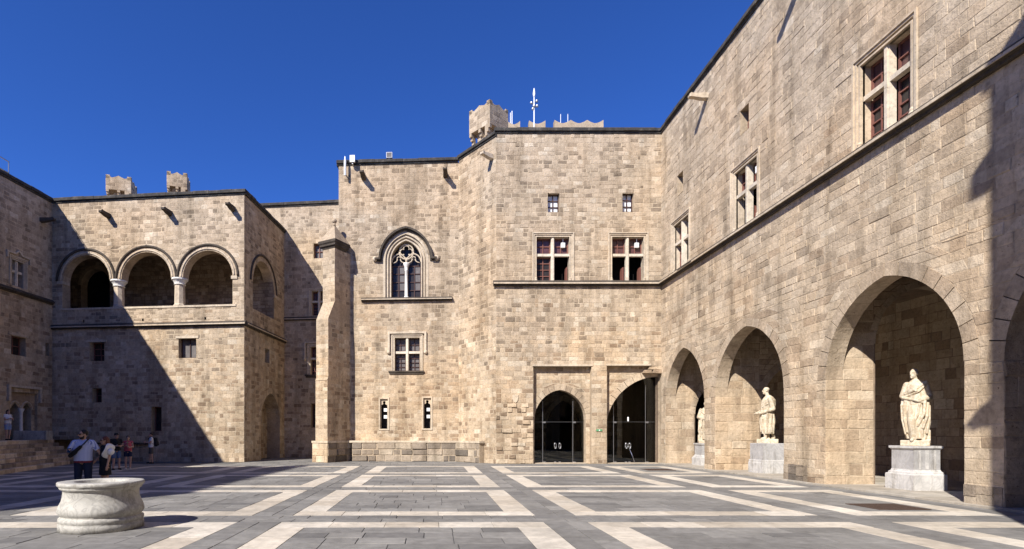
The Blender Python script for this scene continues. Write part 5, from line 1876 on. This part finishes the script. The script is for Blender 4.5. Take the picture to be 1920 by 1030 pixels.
def person(label, loc, rz, h, fat, arms, legs, yaw, tilt, top, bottom, hair, shoes, female=False, spread=0.0, skirt=False, vox=0.010):
    """arms: {side: (elbow, wrist, finger direction)}; local -Y is forward, measured on a 1.75 m figure"""
    s = h / 1.75
    R = thing('person', label, 'person', loc)
    R.rotation_euler = (0, 0, rz)
    S = lambda p: Vector(p) * s
    sh = 0.165 if female else 0.195
    sh *= 1 + (fat - 1) * 0.35
    hip = 0.095
    ft = {}
    mb = MB()
    for k, (fx, fy) in zip((-1, 1), legs):
        hp, kn, an = (k * hip * (1 + (fat - 1) * .3), 0, 0.90), ((k * hip + fx) / 2 + k * .01, fy * .5 - 0.02, 0.49), (fx, fy, 0.085)
        limb(mb, [S(hp), S(kn), S(an)], [0.088 * s * fat ** .6, 0.058 * s, 0.041 * s])
        mb.capsule(S((hp[0] * .5 + kn[0] * .5, kn[1] * .5 + .015, 0.36)), 0.05 * s, S((fx, fy + .01, 0.22)), 0.04 * s)
        mb.capsule(S((fx, fy + .03, 0.045)), 0.038 * s, S((fx + k * .02, fy - 0.13, 0.032)), 0.030 * s)
        ft[k] = (hp, kn, an)
    tr = [((0, 0.01, 0.95), (0.155, 0.115, 0.13)), ((0, -0.015 * fat, 1.10), (0.140, 0.110, 0.15)), ((0, 0.0, 1.28), (0.160, 0.115, 0.18))]
    if female:
        tr.append(((0, -0.05, 1.29), (0.135, 0.085, 0.09)))
    for c, r in tr:
        mb.ell(S(c), (r[0] * s * fat, r[1] * s * fat, r[2] * s))
    for k in (-1, 1):
        mb.capsule(S((0, 0.01, 1.44)), 0.07 * s, S((k * sh, 0.01, 1.425)), 0.058 * s)
        el, wr, fd = arms[k]
        limb(mb, [S((k * sh, 0.01, 1.42)), S(el), S(wr)], [0.052 * s * fat ** .5, 0.040 * s * fat ** .4, 0.027 * s])
        hand(mb, S(wr), fd, (k * 1.0, -0.2, 0.2), s)
    hc = Vector((0, -0.02 - 0.02 * tilt, 1.625))
    limb(mb, [S((0, 0.015, 1.43)), S((0, 0.0, 1.56))], [0.058 * s * fat ** .4, 0.050 * s * fat ** .4])
    head(mb, S(hc), yaw, s * (1.0 if not female else 0.95))
    remeshed(mb, 'body', 'skin', R, vox, 2)
    # clothing
    if top:
        mat, sleeve, low = top
        mb = MB()
        for c, r in tr[1:]:
            mb.ell(S(c), ((r[0] * fat + .018) * s, (r[1] * fat + .018) * s, (r[2] + .01) * s))
        w0 = 0.155 * fat + .02
        rr = []
        for zz, kx, ky in ((low, w0 * 1.02, (0.118 * fat + .02)), (low + .12, w0 * 1.0, (0.122 * fat + .02)), (1.25, w0 * 1.03, 0.118 * fat + .018)):
            rr.append([S((kx * math.cos(a) , -0.005 * fat + ky * math.sin(a), zz)) * 1.0 for a in [2 * math.pi * i / 28 for i in range(28)]])
        mb.loft(rr)
        for k in (-1, 1):
            mb.capsule(S((0, 0.01, 1.43)), 0.082 * s, S((k * sh, 0.01, 1.42)), 0.072 * s)
            a, b_ = Vector((k * sh, 0.01, 1.42)), Vector(arms[k][0])
            if sleeve:
                mb.capsule(S(a), 0.068 * s * fat ** .4, S(a.lerp(b_, sleeve)), 0.062 * s * fat ** .4, 14, True)
        remeshed(mb, 'shirt' if not skirt else 'dress', mat, R, 0.013, 2)
    if bottom:
        mat, ln = bottom
        mb = MB()
        if skirt:
            mb.loft([[S((a_ * math.cos(a), b2 * math.sin(a), zz)) for a in [2 * math.pi * i / 28 for i in range(28)]] for zz, a_, b2 in ((ln, 0.20, 0.16), (0.85, 0.185, 0.145), (1.0, 0.165, 0.13), (1.12, 0.15, 0.125))])
        else:
            mb.ell(S((0, 0.01, 0.97)), ((0.155 * fat + .015) * s, (0.115 * fat + .017) * s, 0.12 * s))
            for k in (-1, 1):
                hp, kn, an = [Vector(v) for v in ft[k]]
                if ln >= 0.5:
                    e = hp.lerp(kn, (hp.z - ln) / (hp.z - kn.z))
                    mb.capsule(S(hp), 0.103 * s * fat ** .6, S(e), 0.092 * s * fat ** .5, 16, True)
                else:
                    mb.capsule(S(hp), 0.103 * s * fat ** .6, S(kn), 0.078 * s * fat ** .4, 16)
                    e = kn.lerp(an, (kn.z - ln) / (kn.z - an.z))
                    mb.capsule(S(kn), 0.078 * s * fat ** .4, S(e), 0.066 * s, 16, True)
        remeshed(mb, 'skirt' if skirt else ('trousers' if ln < 0.4 else 'shorts'), mat, R, 0.013, 2)
    for k in (-1, 1):
        fx, fy, _ = ft[k][2]
        mb = MB()
        mb.capsule(S((fx, fy + .035, 0.045)), 0.046 * s, S((fx + k * .02, fy - 0.14, 0.036)), 0.036 * s)
        mb.box(S((fx + k * .008, fy - .05, 0.012)), (0.09 * s, 0.26 * s, 0.022 * s))
        remeshed(mb, 'shoe', shoes, R, 0.012, 2)
    Rz = Matrix.Rotation(yaw, 3, 'Z')
    HP = lambda x, y, z: S(hc) + Rz @ Vector((x, y, z)) * s
    mat, style = hair
    mb = MB()
    mb.ell(HP(0, 0.030, 0.042), (0.089 * s, 0.100 * s, 0.100 * s), Rz)
    if style == 'cap':
        mb.lathe([(0.10 * s, 0), (0.098 * s, 0.04 * s), (0.07 * s, 0.085 * s), (0.02 * s, 0.10 * s)], HP(0, 0.012, 0.05), 16)
        mb.ell(HP(0, -0.10, 0.055), (0.075 * s, 0.075 * s, 0.010 * s), Rz)
    if style == 'long':
        mb.capsule(HP(0, 0.07, 0.02), 0.078 * s, HP(0, 0.085, -0.20), 0.06 * s)
        for k in (-1, 1):
            mb.capsule(HP(k * 0.06, 0.045, 0.02), 0.04 * s, HP(k * 0.075, 0.05, -0.18), 0.03 * s)
    if style == 'bun':
        mb.ell(HP(0, 0.10, 0.08), (0.045 * s, 0.045 * s, 0.045 * s))
    remeshed(mb, 'hair' if style != 'cap' else 'cap', mat, R, 0.010, 2)
    if style == 'beard':
        mb = MB()
        mb.ell(HP(0, -0.030, -0.078), (0.062 * s, 0.068 * s, 0.050 * s), Rz)
        mb.capsule(HP(-0.06, 0.0, -0.03), 0.014 * s, HP(-0.05, -0.03, -0.08), 0.02 * s)
        mb.capsule(HP(0.06, 0.0, -0.03), 0.014 * s, HP(0.05, -0.03, -0.08), 0.02 * s)
        remeshed(mb, 'beard', mat, R, 0.010, 1)
    for k in (-1, 1):
        q = MB(); q.ell(HP(k * 0.031, -0.080, 0.012), (0.013 * s, 0.010 * s, 0.009 * s), Rz, 10, 6)
        q.build('eye', 'hair_black', R, True, False)
    q = MB(); q.capsule(HP(-0.02, -0.093, -0.056), 0.007 * s, HP(0.02, -0.093, -0.056), 0.007 * s, 8); q.build('mouth', 'lip', R, True, False)
    return R, HP, S

def sunglasses(R, HP, s):
    q = MB()
    for k in (-1, 1):
        q.ell(HP(k * 0.036, -0.094, 0.014), (0.031 * s, 0.014 * s, 0.023 * s), None, 12, 8)
    q.tube([HP(-0.07, -0.085, 0.02), HP(0, -0.106, 0.022), HP(0.07, -0.085, 0.02)], 0.006)
    for k in (-1, 1):
        q.tube([HP(k * 0.07, -0.085, 0.02), HP(k * 0.085, 0.0, 0.012)], 0.005)
    q.build('sunglasses', 'lens', R, True, False)

def world_pt(R, p):
    return Vector(R.location) + Matrix.Rotation(R.rotation_euler.z, 3, 'Z') @ Vector(p)

def phone(label, R, p, rz, tilt=0.5):
    q = MB(); q.bevel_box((0, 0, 0), (0.075, 0.15, 0.010), 0.002)
    o = q.build('phone', 'lens', None)
    o.location = world_pt(R, p)
    o.rotation_euler = (tilt, 0, R.rotation_euler.z + rz)
    tag(o, label, 'phone')

# man in the striped shirt behind the well
R, HP, S = person('heavyset bearded man in blue striped shirt and sunglasses behind the well', (-9.45, 14.7, 0), math.radians(10), 1.78, 1.30,
    {-1: ((-0.36, -0.02, 1.16), (-0.27, -0.27, 1.20), (0.5, -0.8, 0.2)), 1: ((0.37, 0.05, 1.17), (0.46, 0.12, 0.95), (0.1, 0, -1))},
    ((-0.13, 0.0), (0.13, 0.02)), -0.75, 0.0, ('stripes', 0.78, 0.93), ('navy', 0.10), ('hair_black', 'beard'), 'black_cloth', vox=0.009)
sunglasses(R, HP, 1.0)
q = MB()
w0 = 0.24
q.loft([[S((k * math.cos(a), ky * math.sin(a), zz)) for a in [2 * math.pi * i / 28 for i in range(28)]] for zz, k, ky in ((0.885, 0.220, 0.173), (0.94, 0.224, 0.176))])
q.build('undershirt_hem', 'maroon', R, False, False)
bagR = thing('crossbody_bag', 'black crossbody bag worn across the striped shirt', 'bag', (0, 0, 0))
mb = MB()
pa, pb = world_pt(R, (-0.24, -0.18, 1.10)), world_pt(R, (0.02, -0.215, 1.33))
mb.capsule(pa, 0.055, pb, 0.045)
mb.capsule(pa + Vector((0, 0, -.02)), 0.045, pa.lerp(pb, .5) + Vector((0, 0, -.03)), 0.05)
remeshed(mb, 'pouch', 'black_cloth', bagR, 0.012, 3, True)
mb = MB()
mb.tube([pb, world_pt(R, (0.10, -0.185, 1.42)), world_pt(R, (0.14, -0.06, 1.525)), world_pt(R, (0.10, 0.12, 1.46)), world_pt(R, (-0.1, 0.20, 1.25)), world_pt(R, (-0.27, 0.08, 1.1)), pa], 0.017, 6)
mb.build('strap', 'black_cloth', bagR)
phone('phone in the raised hand of the striped-shirt man', R, (-0.19, -0.37, 1.24), 0.3, 0.9)

# woman beside him
R, HP, S = person('auburn haired woman in black dress and sunglasses beside the striped-shirt man', (-8.98, 14.9, 0), math.radians(-34), 1.60, 1.0,
    {-1: ((-0.23, 0.0, 1.18), (-0.24, -0.16, 1.02), (0.2, -0.7, -0.5)), 1: ((0.215, 0.02, 1.15), (0.225, -0.05, 0.88), (0, -0.1, -1))},
    ((-0.08, 0.0), (0.08, 0.02)), -0.15, 0.2, ('black_cloth', 0.0, 0.92), ('black_cloth', 0.60), ('hair_red', 'long'), 'black_cloth', True, 0, True, 0.009)
sunglasses(R, HP, 0.92)
hatR = thing('sun_hat', 'floppy white sun hat hanging at the shoulder of the woman', 'hat', (-8.80, 14.78, 1.20))
ax = Vector((0.93, -0.15, -0.25)).normalized()
u_ = ax.cross(Vector((0, 0, 1))).normalized(); v_ = u_.cross(ax)
def hatring(r, d, wob):
    return [Vector((-8.80, 14.78, 1.20)) + ax * (d + wob * math.sin(3 * a + 0.6)) + (u_ * math.cos(a) + v_ * math.sin(a)) * r for a in [2 * math.pi * i / 40 for i in range(40)]]
q = MB(); q.loft([hatring(0.085, 0.012, 0), hatring(0.16, 0.0, 0.012), hatring(0.205, -0.02, 0.035), hatring(0.205, -0.032, 0.035), hatring(0.16, -0.012, 0.012), hatring(0.085, 0.0, 0)]); q.build('brim', 'white_cloth', hatR, True)
q = MB(); q.loft([hatring(0.088, 0.0, 0), hatring(0.086, 0.07, 0), hatring(0.075, 0.105, 0), hatring(0.03, 0.12, 0)]); q.build('crown', 'white_cloth', hatR, True)

# group in the shade of the left wing
R, HP, S = person('man in black cap, black tee and denim shorts in the shade', (-14.62, 25.1, 0), math.radians(50), 1.68, 1.12,
    {-1: ((-0.27, -0.03, 1.17), (-0.10, -0.25, 1.15), (0.7, -0.6, 0.1)), 1: ((0.27, -0.02, 1.17), (0.12, -0.25, 1.14), (-0.6, -0.7, 0.1))},
    ((-0.13, 0.0), (0.13, 0.0)), 0.1, 0.6, ('black_cloth', 0.6, 0.92), ('denim', 0.56), ('black_cloth', 'cap'), 'black_cloth')
phone('phone held by the man in the black tee', R, (0.0, -0.32, 1.18), 0.0)
R, HP, S = person('woman in coral pink top and navy shorts, looking at her phone', (-14.30, 25.5, 0), math.radians(25), 1.57, 1.05,
    {-1: ((-0.23, -0.02, 1.17), (-0.08, -0.24, 1.22), (0.6, -0.6, 0.4)), 1: ((0.23, -0.02, 1.17), (0.10, -0.23, 1.15), (-0.6, -0.6, 0.3))},
    ((-0.09, 0.0), (0.10, -0.03)), 0.0, 0.6, ('pink', 0.0, 0.95), ('navy', 0.66), ('hair_brown', 'bun'), 'shoe', True)
phone('phone held by the woman in the pink top', R, (0.0, -0.29, 1.25), 0.0)
R, HP, S = person('man in white tee and dark shorts, in profile by the wall', (-15.70, 30.3, 0), math.radians(-58), 1.72, 1.05,
    {-1: ((-0.24, -0.06, 1.17), (-0.15, -0.30, 1.22), (0.3, -0.9, 0.2)), 1: ((0.24, -0.06, 1.17), (0.15, -0.30, 1.20), (-0.3, -0.9, 0.2))},
    ((-0.10, -0.06), (0.10, 0.06)), 0.0, 0.4, ('white_cloth', 0.6, 0.92), ('khaki', 0.55), ('hair_brown', 'short'), 'black_cloth')
bp = thing('backpack', 'black backpack on the man in the white tee', 'backpack', tuple(world_pt(R, (0, 0.2, 1.0))))
mb = MB()
for a, b_, r in (((0, 0.24, 1.05), (0, 0.22, 1.36), 0.115), ((-0.07, 0.24, 1.06), (-0.05, 0.22, 1.36), 0.10), ((0.07, 0.24, 1.06), (0.05, 0.22, 1.36), 0.10), ((0, 0.32, 1.06), (0, 0.30, 1.20), 0.08)):
    mb.capsule(world_pt(R, a), r, world_pt(R, b_), r * .9)
remeshed(mb, 'bag', 'black_cloth', bp, 0.014, 3, True)
for k in (-1, 1):
    q = MB(); q.tube([world_pt(R, p) for p in ((k * 0.10, 0.16, 1.40), (k * 0.12, 0.0, 1.505), (k * 0.12, -0.13, 1.40), (k * 0.13, -0.12, 1.2), (k * 0.16, 0.1, 1.08))], 0.018, 6); q.build('strap', 'black_cloth', bp)
phone('phone held by the man with the backpack', R, (0.0, -0.38, 1.25), 0.0)
R, HP, S = person('dark haired woman in white top and pale blue shorts on the landing', (-22.35, 28.6, zp - 0.012), math.radians(75), 1.60, 1.0,
    {-1: ((-0.21, -0.04, 1.17), (-0.10, -0.26, 1.22), (0.4, -0.8, 0.2)), 1: ((0.21, -0.04, 1.17), (0.10, -0.26, 1.20), (-0.4, -0.8, 0.2))},
    ((-0.08, 0.0), (0.08, 0.03)), 0.0, 0.5, ('white_cloth', 0.5, 0.96), ('light_denim', 0.60), ('hair_brown', 'long'), 'black_cloth', True)
phone('phone held by the woman on the landing', R, (0.0, -0.32, 1.25), 0.0)
